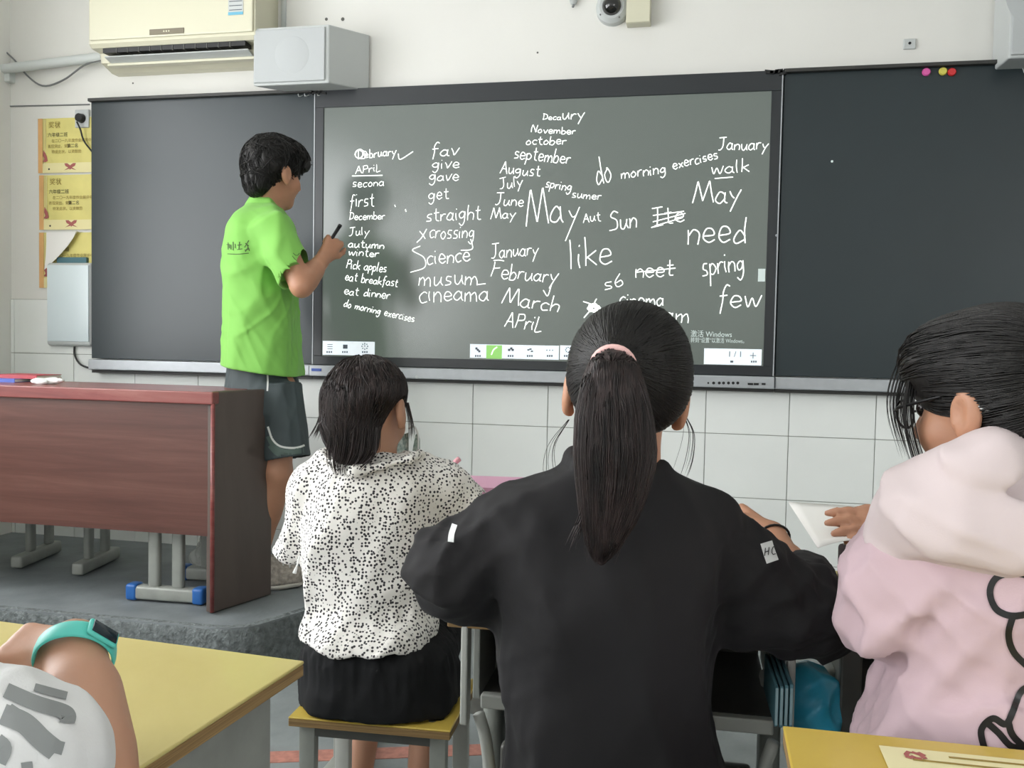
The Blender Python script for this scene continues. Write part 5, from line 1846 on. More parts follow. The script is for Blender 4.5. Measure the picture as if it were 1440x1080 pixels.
# ------------------------------------------------------------------ girl in the dotted blouse
def build_dotted():
    D = 1.98
    t = thing('person', 'girl with shoulder length hair in a white dotted blouse sitting on a yellow stool', 'person', onZ(520, 1000, 0.42))
    fr = tilt(frame(0.3), 0.25, -0.12)
    s = 0.95
    c = P(519, 580, D)
    body = Field()
    T = add_head(body, c, fr, s, P(532, 668, D + 0.0), 0.05)
    body.add(loft([st(660, 455, 600, D, .07), st(700, 440, 610, D, .09), st(800, 445, 600, D, .09), st(890, 445, 605, D - .03, .1), st(980, 445, 630, D - 0.05, .11)]), 0.02)
    # arms
    shR, elR, wrR = P(606, 684, D), P(655, 735, D + 0.04), P(650, 692, D + 0.3)
    body.chain([shR, elR, wrR], [0.038, 0.032, 0.024], 0.01)
    add_hand(body, wrR, nrm(FH * 0.7 - RH * 0.5 + UP * 0.1), UP * 0.8 - FH * .2, -1, 0.85, (0.5, 0.6, 0.4))
    shL, elL, wrL = P(450, 685, D), P(420, 755, D + 0.06), P(470, 740, D + 0.3)
    body.chain([shL, elL, wrL], [0.038, 0.032, 0.024], 0.01)
    add_hand(body, wrL, nrm(FH * 0.8 + RH * 0.5), UP, 1, 0.85, (0.4, 0.5, 0.3))
    # legs: thighs forward, calves slanting down to the floor
    for hip, kn, an, ft in (((480, 985, D - .02), (528, 975, D + 0.34), (497, 1180, D + 0.2), 1), ((585, 985, D - .02), (612, 985, D + 0.34), (590, 1180, D + 0.24), 1)):
        h_, k_, a_ = P(*hip), P(*kn), P(*an)
        k_[2] = 0.44; a_[2] = 0.09
        body.chain([h_, k_], [0.075, 0.052], 0.02)
        body.chain([k_, a_], [0.05, 0.034], 0.02)
        body.add(ell(k_ + (a_ - k_) * 0.35 - FH * 0.012, (0.044, 0.046, 0.09)), 0.03)
        body.add(cap(a_, a_ + FH * 0.1 - UP * 0.05, 0.032, 0.024), 0.02)
    lo, hi = bounds([P(380, 500, D - .2), P(720, 500, D + .55), P(380, 1000, D - .2), P(720, 1000, D + .5)], 0.02)
    lo[2] = 0.0
    sculpt('body', body, lo, hi, 0.0048, M['skin2'], t)
    add_eyes(T, t, s)
    for q in ((497, 1180, D + 0.2), (590, 1180, D + 0.24)):
        a = P(*q); a[2] = 0.035
        f = Field().add(cap(a - FH * 0.02, a + FH * 0.13, 0.04, 0.036), 0.01).cut(plane(a - UP * 0.034, (0, 0, -1)))
        sculpt('shoe', f, a - 0.22, a + 0.22, 0.006, M['white_pl'], t)
    # hair
    h = Field()
    h.add(ell(T(0, -0.012, 0.042), np.array([0.084, 0.104, 0.084]) * s, fr), 0.02)
    h.add(loft([st(520, 480, 556, D - .02, .06), st(548, 458, 561, D - .03, .085), st(580, 452, 536, D - .045, .07), st(610, 453, 533, D - .05, .06), st(633, 463, 530, D - .055, .05),
                st(650, 475, 521, D - .06, .036), st(661, 482, 502, D - .06, .02)], e=2.0, rnd=0.02), 0.035)
    h.sub(ell(T(0, 0.13, -0.03), np.array([0.12, 0.08, 0.1]) * s, fr), 0.01)
    h.sub(ell(T(0.092, 0.0, -0.05), np.array([0.048, 0.06, 0.07]) * s, fr), 0.012)
    h.disp.append(folds(41, 0.012, 110, (0.15, 0, 1), 5, 1.2, 0.6))
    f0 = Field(); f0.ops = list(h.ops)
    mk = lambda v: not (v[1] > 0.4 and v[2] < 0.15)
    ex = sstrands(T, fr, (0, -0.012, 0.042), (0.088, 0.108, 0.088), 700, 0.9, f0, 0.0013, 0.0008, whorl=(0, -.2, 1), mask=mk, lift=0.0015, s=s, jit=0.12)
    ex2 = hang_strands([P(512, 540, D - .07), P(503, 590, D - .08), P(498, 630, D - .09), P(492, 662, D - .1)], None, 620, [0.07, 0.07, 0.05, 0.022], None, 0.6, 0.6, 0.0013, 0.0007, f=f0)
    ex5 = hang_strands([P(500, 600, D - .09), P(496, 635, D - .1), P(488, 655, D - .105), P(484, 672, D - .1)], None, 130, [0.05, 0.05, 0.034, 0.016], None, 0.5, 0.6, 0.0011, 0.0004)
    ex3 = hang_strands([P(465, 560, D - .05), P(456, 595, D - .06), P(449, 620, D - .06)], None, 60, [0.012, 0.014, 0.022], None, 1.0, 1.0, 0.0009, 0.0004)
    ex4 = hang_strands([T(0.083, 0.02, 0.02), T(0.089, 0.03, -0.03), T(0.09, 0.03, -0.07)], None, 14, [0.006, 0.008, 0.01], None, 1.0, 1.0, 0.0008, 0.0004)
    lo, hi = bounds([P(435, 495, D - .2), P(600, 495, D + .15), P(435, 680, D - .2), P(600, 680, D + .15)], 0.01)
    sculpt('hair', h, lo, hi, 0.0042, M['hair2'], t, join(ex, ex2, ex3, ex4, ex5))
    # mask hanging at the face side
    mc = T(0.02, 0.11, -0.06)
    V, Q = [], []
    for i in range(9):
        for j in range(6):
            a = (i / 8 - 0.5) * 1.6
            V.append(T(0.0 + 0.082 * sin(a), 0.02 + 0.1 * cos(a), -0.035 - 0.062 * j / 5 + 0.01 * sin(j)))
    for i in range(8):
        for j in range(5):
            Q.append((i * 6 + j, i * 6 + j + 1, (i + 1) * 6 + j + 1, (i + 1) * 6 + j))
    mk_ = np_mesh('face_mask', V, Q, M['floral'], t)
    lp = smooth_path([P(574, 603, D + .05), P(583, 600, D + .05), P(588, 612, D + .05), P(588, 633, D + .05)], 10)
    MB().tube(lp, 0.0022, 6).build('ear_loop', M['white_cloth'], mk_, True)
    pc = [P(x, y, D + 0.05) for x, y in ((580, 634), (584, 612), (587, 609), (590, 618), (590, 635))]
    MB().poly(pc, FH * 0.01).build('mask_edge', M['floral'], mk_)

    # blouse
    f = Field()
    f.add(loft([st(634, 498, 572, D, .055), st(643, 470, 596, D, .075), st(655, 445, 618, D, .09), st(675, 430, 632, D, .105), st(710, 422, 630, D, .115), st(760, 421, 624, D, .12),
                st(810, 424, 620, D, .12), st(855, 434, 616, D - .01, .125), st(875, 428, 619, D - .02, .15), st(891, 426, 616, D - .03, .155), st(905, 426, 616, D - .03, .155)], e=2.2), 0.01)
    hp = P(520, 887, D)
    f.trim_plane(lambda p: (hp[2] + 0.004 * np.sin(p[:, 0] * 38) + 0.003 * np.sin(p[:, 0] * 83 + 1)) - p[:, 2], 0.004)
    # loose sleeves
    a, b = P(448, 675, D), P(405, 784, D + 0.04)
    f.add(cap(P(462, 662, D), P(436, 692, D), 0.045, 0.05), 0.03)
    u = nrm(b - a)
    f.add(cone(a, b + u * 0.012, 0.05, 0.037, 0.01), 0.035)
    f.trim(cone(b, b + u * 0.05, 0.055, 0.055))
    f.trim(cone(b - u * 0.012, b + u * 0.04, 0.028, 0.034, 0.002))
    a2, b2 = P(606, 680, D), P(661, 722, D + 0.04)
    f.add(cap(P(590, 664, D), P(615, 684, D), 0.045, 0.052), 0.03)
    u = nrm(b2 - a2)
    f.add(cone(a2, b2 + u * 0.012, 0.055, 0.066, 0.01), 0.03)
    f.trim(cone(b2, b2 + u * 0.05, 0.09, 0.09))
    f.trim(cone(b2 - u * 0.015, b2 + u * 0.05, 0.055, 0.06, 0.002))
    # collar
    f.add(cone(P(528, 652, D), P(534, 630, D), 0.068, 0.058, 0.01), 0.012)
    f.sub(cone(P(532, 634, D), P(537, 610, D), 0.05, 0.054, 0.003), 0.004)
    ring = [P(x, y, D - dd) for x, y, dd in ((452, 642, 0.02), (470, 652, 0.085), (500, 664, 0.11), (540, 655, 0.105), (575, 646, 0.09), (592, 638, 0.03))]
    f.chain(ring, [0.012] * 6, 0.012)
    g1 = folds(52, 0.026, 26, (0.25, 0, 1), 5, 1.5, 1.2)
    g2 = folds(53, 0.012, 90, (0.1, 0, 1), 5, 1.2, 0.8)
    zw = P(520, 880, D)[2]
    f.disp.append(lambda p: g1(p) + g2(p) * np.clip(1 - (p[:, 2] - zw) / 0.1, 0.1, 0.75))
    lo, hi = bounds([P(370, 600, D - .25), P(720, 600, D + .25), P(370, 912, D - .25), P(720, 912, D + .25)], 0.01)
    bl = sculpt('dotted_blouse', f, lo, hi, 0.0042, M['dots'], t)
    MB().tube(smooth_path([P(421, 782, D - .03), P(418, 794, D - .035), P(414, 806, D - .035)], 6), [0.002, 0.002, 0.002, 0.002, 0.0035, 0.0045], 8).build('sleeve_tie', M['white_cloth'], bl, True)
    # shorts
    f = Field()
    Dp = D - 0.04
    f.add(loft([st(870, 442, 602, Dp, .1), st(884, 438, 608, Dp, .11), st(900, 432, 628, Dp, .13), st(930, 430, 640, Dp, .14), st(965, 428, 648, Dp, .15), st(992, 430, 652, Dp, .15), st(1012, 442, 642, Dp, .14)], e=2.6, rnd=0.035), 0.01)
    for hx_, kx in ((478, 522), (590, 612)):
        h_, k_ = P(hx_, 985, Dp), P(kx, 975, D + 0.3)
        h_[2] = 0.485; k_[2] = 0.465
        f.add(cap(h_, k_, 0.075, 0.068), 0.03)
    f.cut(plane((0, 0, 0.4225), (0, 0, -1)), 0.01)
    g3 = folds(61, 0.014, 120, (0, 0, 1), 5, 1.2, 0.5)
    g4 = folds(62, 0.02, 38, (0.3, 0, 1), 5, 1.4)
    zt_ = P(520, 885, Dp)[2]
    f.disp.append(lambda p: g3(p) * np.clip(1.2 - (zt_ - p[:, 2]) / 0.1, 0, 1) + g4(p) * 0.7)
    lo, hi = bounds([P(400, 860, D - .3), P(700, 860, D + .45)], 0.01)
    lo[2], hi[2] = 0.4, P(520, 860, D)[2] + 0.02
    sculpt('black_shorts', f, lo, hi, 0.005, M['black_pants'], t)
    # pen in her hand
    pa, pb_ = P(606, 680, D + 0.32), P(646, 645, D + 0.3)
    pt = thing('pen', 'pale pink pen sticking up beyond the dotted shoulder', 'pen', pa)
    MB().tube([pa, pa + (pb_ - pa) * 0.75], 0.0055, 10).build('barrel', M['white_pl'], pt, True)
    MB().tube([pa + (pb_ - pa) * 0.72, pb_], 0.0068, 10).build('pen_cap', M['pen_pink'], pt, True)


build_dotted()


# ------------------------------------------------------------------ girl in the black jacket
def build_black():
    D = 1.38
    t = thing('person', 'girl with a long black ponytail in a black jacket, seen from behind in the centre', 'person', onZ(860, 1150, 0.42))
    fr = tilt(frame(0.04), 0.18, 0.11)
    s = 1.03
    c = P(880, 553, D)
    body = Field()
    T = add_head(body, c, fr, s, P(876, 690, D + 0.0), 0.052)
    body.add(loft([st(700, 740, 980, D, .07), st(760, 720, 990, D, .09), st(900, 730, 990, D, .09), st(1080, 730, 1000, D, .1), st(1165, 725, 1005, D, .1)]), 0.02)
    shL, elL, wrL = P(715, 740, D), P(645, 815, D + 0.0), P(740, 800, D + 0.26)
    body.chain([shL, elL, wrL], [0.04, 0.036, 0.025], 0.01)
    add_hand(body, wrL, nrm(FH * 0.8 + RH * 0.4), UP, 1, 0.9, (0.3, 0.4, 0.3))
    shR, elR, wrR = P(990, 748, D), P(1140, 870, D + 0.02), P(1086, 752, D + 0.25)
    body.chain([shR, elR, wrR], [0.04, 0.037, 0.024], 0.01)
    body.add(cap(elR + (wrR - elR) * .3, elR + (wrR - elR) * .6, 0.036, 0.032), 0.02)
    add_hand(body, wrR, nrm(P(1052, 722, D + 0.33) - wrR), UP * 0.7 + RH * 0.6 - FH * 0.2, -1, 0.88, (0.6, 0.8, 0.5))
    for hx_, kx in ((790, 780), (925, 935)):
        h_, k_ = P(hx_, 1130, D), P(kx, 1000, D + 0.42)
        h_[2] = 0.49; k_[2] = 0.48
        a_ = k_ + FH * 0.02; a_ = np.array([a_[0], a_[1], 0.09])
        body.chain([h_, k_], [0.075, 0.05], 0.02)
        body.chain([k_, a_], [0.05, 0.034], 0.02)
        body.add(cap(a_, a_ + FH * 0.1 - UP * 0.05, 0.032, 0.024), 0.02)
    lo, hi = bounds([P(560, 430, D - .15), P(1230, 430, D + .2), P(560, 1000, D - .15), P(1130, 1000, D + .6)], 0.02)
    lo[2] = 0.0
    sculpt('body', body, lo, hi, 0.0045, M['skin'], t)
    add_eyes(T, t, s)
    tieL = (0.0, -0.9, 0.38)
    # hair cap pulled back
    h = Field()
    h.add(ell(T(0, -0.012, 0.04), np.array([0.0865, 0.104, 0.09]) * s, fr), 0.02)
    h.add(ell(T(0, -0.05, 0.0), np.array([0.076, 0.06, 0.062]) * s, fr), 0.04)
    tp = P(862, 512, D - 0.125)
    h.add(cap(P(864, 516, D - 0.09), tp, 0.028, 0.018), 0.035)
    h.sub(ell(T(0, 0.13, -0.03), np.array([0.12, 0.08, 0.1]) * s, fr), 0.01)
    for q in (-1, 1):
        h.sub(ell(T(q * 0.1, 0.008, -0.035), np.array([0.034, 0.045, 0.052]) * s, fr), 0.012)
    f0 = Field(); f0.ops = list(h.ops)
    h.disp.append(folds(71, 0.003, 200, fr[1], 4, 1.0, 0.4))
    mk = lambda v: not (v[1] > 0.5 and v[2] < 0.1)
    # tie direction in local head coordinates
    dl = tp - T(0, -0.012, 0.04)
    tl = nrm([dl @ fr[0] / 0.0865, dl @ fr[1] / 0.104, dl @ fr[2] / 0.09])
    ex = sstrands(T, fr, (0, -0.012, 0.04), (0.088, 0.106, 0.092), 2600, 9, f0, 0.0011, 0.0009, tie=tl, mask=mk, lift=0.0012, s=s, M_=16)
    # ponytail
    pn = Field()
    line = [(tp, 0.017), (P(862, 522, D - 0.15), 0.026), (P(862, 545, D - 0.16), 0.036), (P(863, 590, D - 0.165), 0.045), (P(864, 640, D - 0.165), 0.0475), (P(861, 685, D - 0.165), 0.041),
            (P(855, 725, D - 0.165), 0.031), (P(848, 762, D - 0.165), 0.017), (P(843, 792, D - 0.165), 0.004)]
    pn.chain([q[0] for q in line], [q[1] for q in line], 0.02, (nrm(FH), 0.6))
    pn.disp.append(folds(72, 0.007, 190, (0.02, 0, 1), 5, 1.0, 0.4))
    f1 = Field(); f1.ops = list(pn.ops)
    ex2 = hang_strands([q[0] for q in line], None, 1500, [q[1] * 1.02 for q in line], None, 0.6, 0.6, 0.0011, 0.0007, M_=20, f=f1, lift=0.001)
    ex3 = hang_strands([q[0] for q in line], None, 110, [q[1] * 1.15 for q in line[:-2]] + [0.024, 0.02], None, 0.7, 0.6, 0.0008, 0.0004, M_=20)
    # loose wisps at both ears and stray hairs
    w1 = hang_strands([P(800, 590, D), P(776, 625, D), P(773, 660, D), P(785, 690, D - .03)], None, 6, [0.001, 0.006, 0.012, 0.014], None, 1, 1, 0.0005, 0.0003)
    w2 = hang_strands([P(962, 585, D), P(968, 610, D), P(962, 645, D), P(950, 680, D - .02)], None, 8, [0.003, 0.01, 0.014, 0.014], None, 1, 1, 0.0006, 0.0003)
    w3 = hang_strands([P(828, 700, D - .17), P(815, 735, D - .17), P(798, 775, D - .15)], None, 14, [0.006, 0.006, 0.01], None, 1, 1, 0.0008, 0.0004)
    lo, hi = bounds([c - .17, c + .17], 0.01)
    V1, Q1 = mesh_field(h, lo, hi, 0.0042)
    lo, hi = bounds([q[0] for q in line], 0.07)
    V2, Q2 = mesh_field(pn, lo, hi, 0.004)
    Vh, Qh = join((V1, Q1), ex, w1, w2)
    np_mesh('hair', Vh, Qh, M['hair'], t)
    Vp, Qp = join((V2, Q2), ex2, ex3, w3)
    np_mesh('ponytail', Vp, Qp, M['hair2'], t)
    # hair tie
    ax = nrm(line[1][0] - tp)
    cc_ = P(862, 516, D - 0.138)
    a_ = nrm(np.cross(ax, UP)); b_ = np.cross(ax, a_)
    ringp = [cc_ + (a_ * cos(q) + b_ * sin(q)) * 0.0275 for q in np.linspace(0, 2 * PI, 26)]
    MB().tube(ringp, 0.0052, 8).build('hair_tie', M['hair_tie'], t, True)

    # jacket
    f = Field()
    f.add(loft([st(652, 812, 930, D, .05), st(664, 780, 960, D, .07), st(680, 738, 988, D, .085), st(702, 700, 1014, D, .1), st(745, 676, 1024, D, .12), st(800, 684, 1018, D, .13), st(860, 700, 1006, D, .135),
                st(920, 705, 998, D, .135), st(1000, 706, 998, D, .14), st(1080, 705, 1022, D, .145), st(1165, 690, 1040, D, .15)], e=2.3), 0.01)
    # left sleeve: upper arm out to the elbow, forearm forwards
    f.chain([P(722, 728, D), P(664, 778, D), P(641, 806, D + .01)], [0.05, 0.056, 0.063], 0.04)
    f.chain([P(641, 808, D + .01), P(690, 806, D + 0.12), P(730, 800, D + 0.2)], [0.064, 0.052, 0.042], 0.03)
    f.add(cap(P(636, 812, D), P(664, 826, D + 0.02), 0.055, 0.05), 0.03)
    # right sleeve
    f.chain([P(992, 734, D), P(1040, 800, D), P(1132, 862, D + .01)], [0.055, 0.062, 0.06], 0.035)
    f.add(cap(P(1050, 858, D + .02), P(1145, 876, D + .01), 0.058, 0.053), 0.05)
    sa, sb_ = P(1147, 862, D + .01), P(1118, 806, D + 0.15)
    u = nrm(sb_ - sa)
    f.add(cone(sa, sb_ + u * 0.012, 0.06, 0.044, 0.012), 0.03)
    f.trim(cone(sb_, sb_ + u * 0.05, 0.065, 0.065))
    f.trim(cone(sb_ - u * 0.015, sb_ + u * 0.04, 0.036, 0.04, 0.003))
    # stand collar
    f.add(cone(P(866, 690, D), P(870, 640, D - 0.005), 0.086, 0.078, 0.012), 0.025)
    f.sub(cone(P(869, 652, D), P(872, 615, D), 0.06, 0.068, 0.004), 0.006)
    g1 = folds(81, 0.03, 22, (0.1, 0, 1), 5, 1.4, 1.5)
    g2 = folds(82, 0.014, 60, (0.7, 0, 0.6), 5, 1.4, 1.2)
    f.disp.append(lambda p: g1(p) * 0.9 + g2(p) * np.clip(np.abs((p - A3(c)) @ A3(RH)) / 0.2 - 0.3, 0.1, 1))
    lo, hi = bounds([P(555, 610, D - .22), P(1230, 610, D + .3), P(555, 1100, D - .22), P(1230, 1000, D + .3)], 0.01)
    lo[2] = 0.43
    jk = sculpt('black_jacket', f, lo, hi, 0.0052, M['jacket'], t)
    # patches on the sleeves
    print_on(jk, [[(640, 738), (636, 750), (634, 763)]], 8, D, M['patch'], 'sleeve_patch', jk)
    pr = print_on(jk, [[(1077, 763), (1081, 776), (1086, 790)]], 17, D, M['patch'], 'sleeve_patch', jk)
    lt = [[(1076, 771), (1075, 782)], [(1081, 770), (1080, 781)], [(1075, 777), (1081, 775)], [(1090, 770), (1086, 770), (1085, 776), (1086, 780), (1090, 779)]]
    print_on_off(jk, lt, 1.3, M['black'], 'patch_letters')
    # trousers
    f = Field()
    for hx_, kx in ((790, 780), (925, 935)):
        h_, k_ = P(hx_, 1130, D), P(kx, 1000, D + 0.42)
        h_[2] = 0.5; k_[2] = 0.49
        a_ = np.array([k_[0], k_[1], 0.12])
        f.chain([h_, k_], [0.085, 0.07], 0.02)
        f.chain([k_, a_], [0.066, 0.055], 0.02)
    f.disp.append(folds(85, 0.015, 40, (0, 0, 1)))
    f.cut(plane((0, 0, 0.1), (0, 0, -1)))
    lo, hi = bounds([P(740, 1000, D - .1), P(1010, 1000, D + .6)], 0.06)
    lo[2], hi[2] = 0.08, 0.62
    sculpt('trousers', f, lo, hi, 0.007, M['black_pants'], t)
    # bracelet
    u = nrm(wrR - elR)
    a_ = nrm(np.cross(u, UP)); b_ = np.cross(u, a_)
    cw = wrR + (elR - wrR) * 0.05
    MB().tube([cw + (a_ * cos(q) + b_ * sin(q)) * 0.0272 for q in np.linspace(0, 2 * PI, 24)], 0.0022, 6).build('wrist_elastic', M['black'], t, True)


def print_on_off(o, lines, w, m, name):
    """print lying over another print"""
    r = print_on(o, lines, w, 0, m, name, o)
    if r is not None:
        for v in r.data.vertices:
            d = Vector(CAM) - v.co
            v.co += d.normalized() * 0.0015
    return r


build_black()
print('people 1 ok')


# ------------------------------------------------------------------ girl in the pink hooded jacket
def build_pink():
    D = 1.2
    t = thing('person', 'girl in a pale pink hooded jacket and glasses, cut off by the right edge', 'person', onZ(1410, 1250, 0.42))
    fr = tilt(frame(-0.6), 0.2, 0.0)
    s = 1.0
    c = P(1396, 572, D)
    body = Field()
    T = add_head(body, c, fr, s, P(1425, 720, D), 0.052)
    body.add(loft([st(730, 1310, 1520, D, .07), st(800, 1270, 1560, D, .09), st(950, 1270, 1560, D, .1), st(1150, 1260, 1570, D, .1), st(1320, 1260, 1580, D, .1)]), 0.02)
    shL, elL, wrL = P(1290, 800, D), P(1248, 862, D + 0.03), P(1291, 742, D + 0.34)
    body.chain([shL, elL, wrL], [0.04, 0.036, 0.024], 0.01)
    add_hand(body, wrL, nrm(-RH + UP * 0.02 + FH * 0.1), UP * 0.75 - FH * 0.65, 1, 0.92, (0.1, 0.18, 0.15), 0.1)
    shR, elR, wrR = P(1560, 800, D), P(1600, 900, D + 0.03), P(1500, 800, D + 0.3)
    body.chain([shR, elR, wrR], [0.04, 0.036, 0.024], 0.01)
    add_hand(body, wrR, nrm(FH - RH * 0.5), UP, -1, 0.9, (0.4, 0.5, 0.3))
    for hx_, kx in ((1330, 1350), (1480, 1480)):
        h_, k_ = P(hx_, 1200, D), P(kx, 1050, D + 0.42)
        h_[2] = 0.49; k_[2] = 0.48
        a_ = np.array([k_[0], k_[1], 0.09])
        body.chain([h_, k_, a_], [0.075, 0.052, 0.034], 0.02)
        body.add(cap(a_, a_ + FH * 0.1 - UP * 0.05, 0.032, 0.024), 0.02)
    lo, hi = bounds([P(1170, 430, D - .15), P(1640, 430, D + .2), P(1170, 1000, D - .15), P(1500, 1000, D + .5)], 0.02)
    lo[2] = 0.0
    sculpt('body', body, lo, hi, 0.0047, M['skin'], t)
    add_eyes(T, t, s)
    h = Field()
    h.add(ell(T(0, -0.012, 0.042), np.array([0.087, 0.106, 0.088]) * s, fr), 0.02)
    h.add(ell(T(0, -0.055, -0.01), np.array([0.078, 0.06, 0.075]) * s, fr), 0.04)
    h.add(ell(T(0, 0.05, 0.07), np.array([0.072, 0.056, 0.05]) * s, fr), 0.03)
    h.sub(ell(T(0, 0.135, -0.04), np.array([0.12, 0.08, 0.09]) * s, fr), 0.01)
    for q in (-1, 1):
        h.sub(ell(T(q * 0.1, 0.02, -0.04), np.array([0.04, 0.05, 0.05]) * s, fr), 0.012)
    tp = T(0.01, -0.125, 0.03)
    h.add(cap(T(0, -0.09, 0.03), tp, 0.03, 0.02), 0.03)
    f0 = Field(); f0.ops = list(h.ops)
    h.disp.append(folds(91, 0.004, 150, fr[1], 5, 1.0, 0.5))
    mk = lambda v: not (v[1] > 0.6 and v[2] < 0.1)
    ex = sstrands(T, fr, (0, -0.012, 0.042), (0.089, 0.108, 0.09), 2000, 9, f0, 0.0012, 0.0009, tie=(0.1, -0.98, -0.1), mask=mk, lift=0.0015, s=s, M_=14)
    bang = hang_strands([T(-0.02, 0.07, 0.1), T(-0.035, 0.096, 0.06), T(-0.046, 0.108, 0.01), T(-0.045, 0.1, -0.06)], None, 55, [0.012, 0.012, 0.01, 0.01], None, 1, 1, 0.0006, 0.0003)
    bang2 = hang_strands([T(-0.06, 0.07, 0.05), T(-0.075, 0.075, 0.0), T(-0.072, 0.072, -0.06), T(-0.06, 0.066, -0.1)], None, 40, [0.006, 0.008, 0.009, 0.008], None, 1, 1, 0.0007, 0.0003)
    pt = Field().chain([tp, T(0.03, -0.17, 0.0), T(0.04, -0.175, -0.08), T(0.04, -0.16, -0.16)], [0.02, 0.032, 0.03, 0.008], 0.02)
    lo, hi = bounds([c - .16, c + .16], 0.03)
    V1, Q1 = mesh_field(h, lo, hi, 0.0042)
    V, Q = join((V1, Q1), ex, bang, bang2)
    np_mesh('hair', V, Q, M['hair'], t)
    lo, hi = bounds([tp, T(0.04, -0.16, -0.16)], 0.08)
    sculpt('ponytail', pt, lo, hi, 0.005, M['hair'], t)
    # glasses
    gl = MB()
    for q in (-1, 1):
        gl.tube([T(q * 0.033 + 0.025 * cos(a), 0.108 - abs(q * 0.033 + 0.025 * cos(a)) * 0.12, 0.004 + 0.019 * sin(a)) for a in np.linspace(0, 2 * PI, 20)], 0.0018, 6)
        gl.tube([T(q * 0.058, 0.102, 0.01), T(q * 0.076, 0.085, 0.012), T(q * 0.08, 0.0, 0.02), T(q * 0.078, -0.02, 0.005)], 0.0022, 6)
    gl.tube([T(-0.009, 0.109, 0.008), T(0.009, 0.109, 0.008)], 0.0018, 6)
    gl.build('glasses', M['black'], t, True)
    MB().tube([T(-0.084, -0.026, -0.0), T(-0.08, -0.045, -0.012), T(-0.07, -0.062, -0.03)], 0.003, 8).build('mask_strap', M['white_cloth'], t, True)

    # jacket
    f = Field()
    f.add(loft([st(690, 1290, 1530, D, .075), st(720, 1262, 1552, D, .095), st(765, 1244, 1576, D, .115), st(850, 1240, 1585, D, .125), st(930, 1247, 1590, D, .13), st(985, 1232, 1600, D, .14),
                st(1060, 1205, 1615, D, .15), st(1160, 1190, 1640, D, .16), st(1250, 1185, 1650, D, .165)], e=2.3), 0.01)
    f.chain([P(1282, 770, D), P(1252, 815, D), P(1246, 862, D + .02)], [0.055, 0.057, 0.059], 0.035)
    f.chain([P(1246, 864, D + .02), P(1262, 805, D + 0.16), P(1282, 760, D + 0.27)], [0.06, 0.05, 0.04], 0.03)
    f.add(cap(P(1240, 880, D + .01), P(1290, 890, D), 0.046, 0.05), 0.03)
    f.chain([P(1560, 780, D), P(1600, 880, D + .02), P(1540, 830, D + 0.22)], [0.06, 0.062, 0.045], 0.035)
    g1 = folds(101, 0.032, 20, (0.5, 0, 0.9), 5, 1.5, 1.6)
    g2 = folds(102, 0.016, 52, (0.8, 0, -0.5), 4, 1.8, 1.5)
    f.disp.append(lambda p: g1(p) + g2(p))
    lo, hi = bounds([P(1160, 650, D - .24), P(1680, 650, D + .33), P(1160, 1100, D - .24)], 0.02)
    lo[2] = 0.44
    jk = sculpt('pink_jacket', f, lo, hi, 0.0052, M['pink'], t)
    # hood lying on the back
    f = Field()
    f.add(ell(P(1408, 738, D - .05), (0.152, 0.1, 0.072), (RH, FH, UP)), 0.03)
    f.add(ell(P(1330, 712, D - .03), (0.082, 0.07, 0.06), (RH, FH, UP)), 0.05)
    f.add(ell(P(1262, 745, D - .0), (0.03, 0.05, 0.045), (RH, FH, UP)), 0.04)
    f.chain([P(1300, 690, D + .03), P(1326, 662, D - .05), P(1396, 640, D - .09), P(1470, 646, D - .07), P(1520, 672, D)], [0.02, 0.026, 0.026, 0.026, 0.022], 0.035)
    f.sub(ell(P(1428, 628, D + 0.0), (0.075, 0.075, 0.05), (RH, FH, UP)), 0.03)
    g3 = folds(111, 0.03, 34, (0.8, 0, 0.3), 5, 1.5, 1.5)
    f.disp.append(g3)
    lo, hi = bounds([P(1210, 600, D - .22), P(1640, 600, D + .15), P(1210, 850, D - .2)], 0.02)
    sculpt('hood', f, lo, hi, 0.005, M['pink2'], t)
    # plain thick black curved bands printed on the back
    pr = [[(1452, 812), (1428, 806), (1402, 812), (1392, 832), (1400, 856), (1422, 866), (1450, 862)], [(1424, 866), (1418, 892), (1426, 918), (1452, 944)],
          [(1450, 962), (1434, 974), (1424, 1000), (1414, 1018), (1396, 1010), (1380, 1026), (1384, 1052)], [(1386, 1014), (1404, 1030), (1424, 1050), (1450, 1046)], [(1418, 1016), (1424, 1034), (1442, 1052)]]
    for ln in pr:
        print_on(jk, [ln], 9.5, D, M['black'], 'printed_band', jk)
    # trousers
    f = Field()
    for hx_, kx in ((1330, 1350), (1480, 1480)):
        h_, k_ = P(hx_, 1200, D), P(kx, 1050, D + 0.42)
        h_[2] = 0.5; k_[2] = 0.49
        f.chain([h_, k_, np.array([k_[0], k_[1], 0.12])], [0.085, 0.07, 0.055], 0.02)
    f.cut(plane((0, 0, 0.1), (0, 0, -1)))
    lo, hi = bounds([P(1290, 1000, D - .1), P(1560, 1000, D + .6)], 0.06)
    lo[2], hi[2] = 0.08, 0.62
    sculpt('trousers', f, lo, hi, 0.007, M['bag_dark'], t)
    # sheet of paper under her hand
    co = [P(1108, 706, D + .58), P(1246, 715, D + .47), P(1218, 762, D + .32), P(1150, 771, D + .33)]
    V, Q, n = [], [], 8
    for i in range(n + 1):
        for j in range(n + 1):
            a, b = i / n, j / n
            p = (co[0] * (1 - a) + co[1] * a) * (1 - b) + (co[3] * (1 - a) + co[2] * a) * b
            V.append(p + UP * 0.006 * sin(a * 3) * b)
    for i in range(n):
        for j in range(n):
            Q.append((i * (n + 1) + j, (i + 1) * (n + 1) + j, (i + 1) * (n + 1) + j + 1, i * (n + 1) + j + 1))
    o = np_mesh('paper_sheet', V, Q, M['paper'], None)
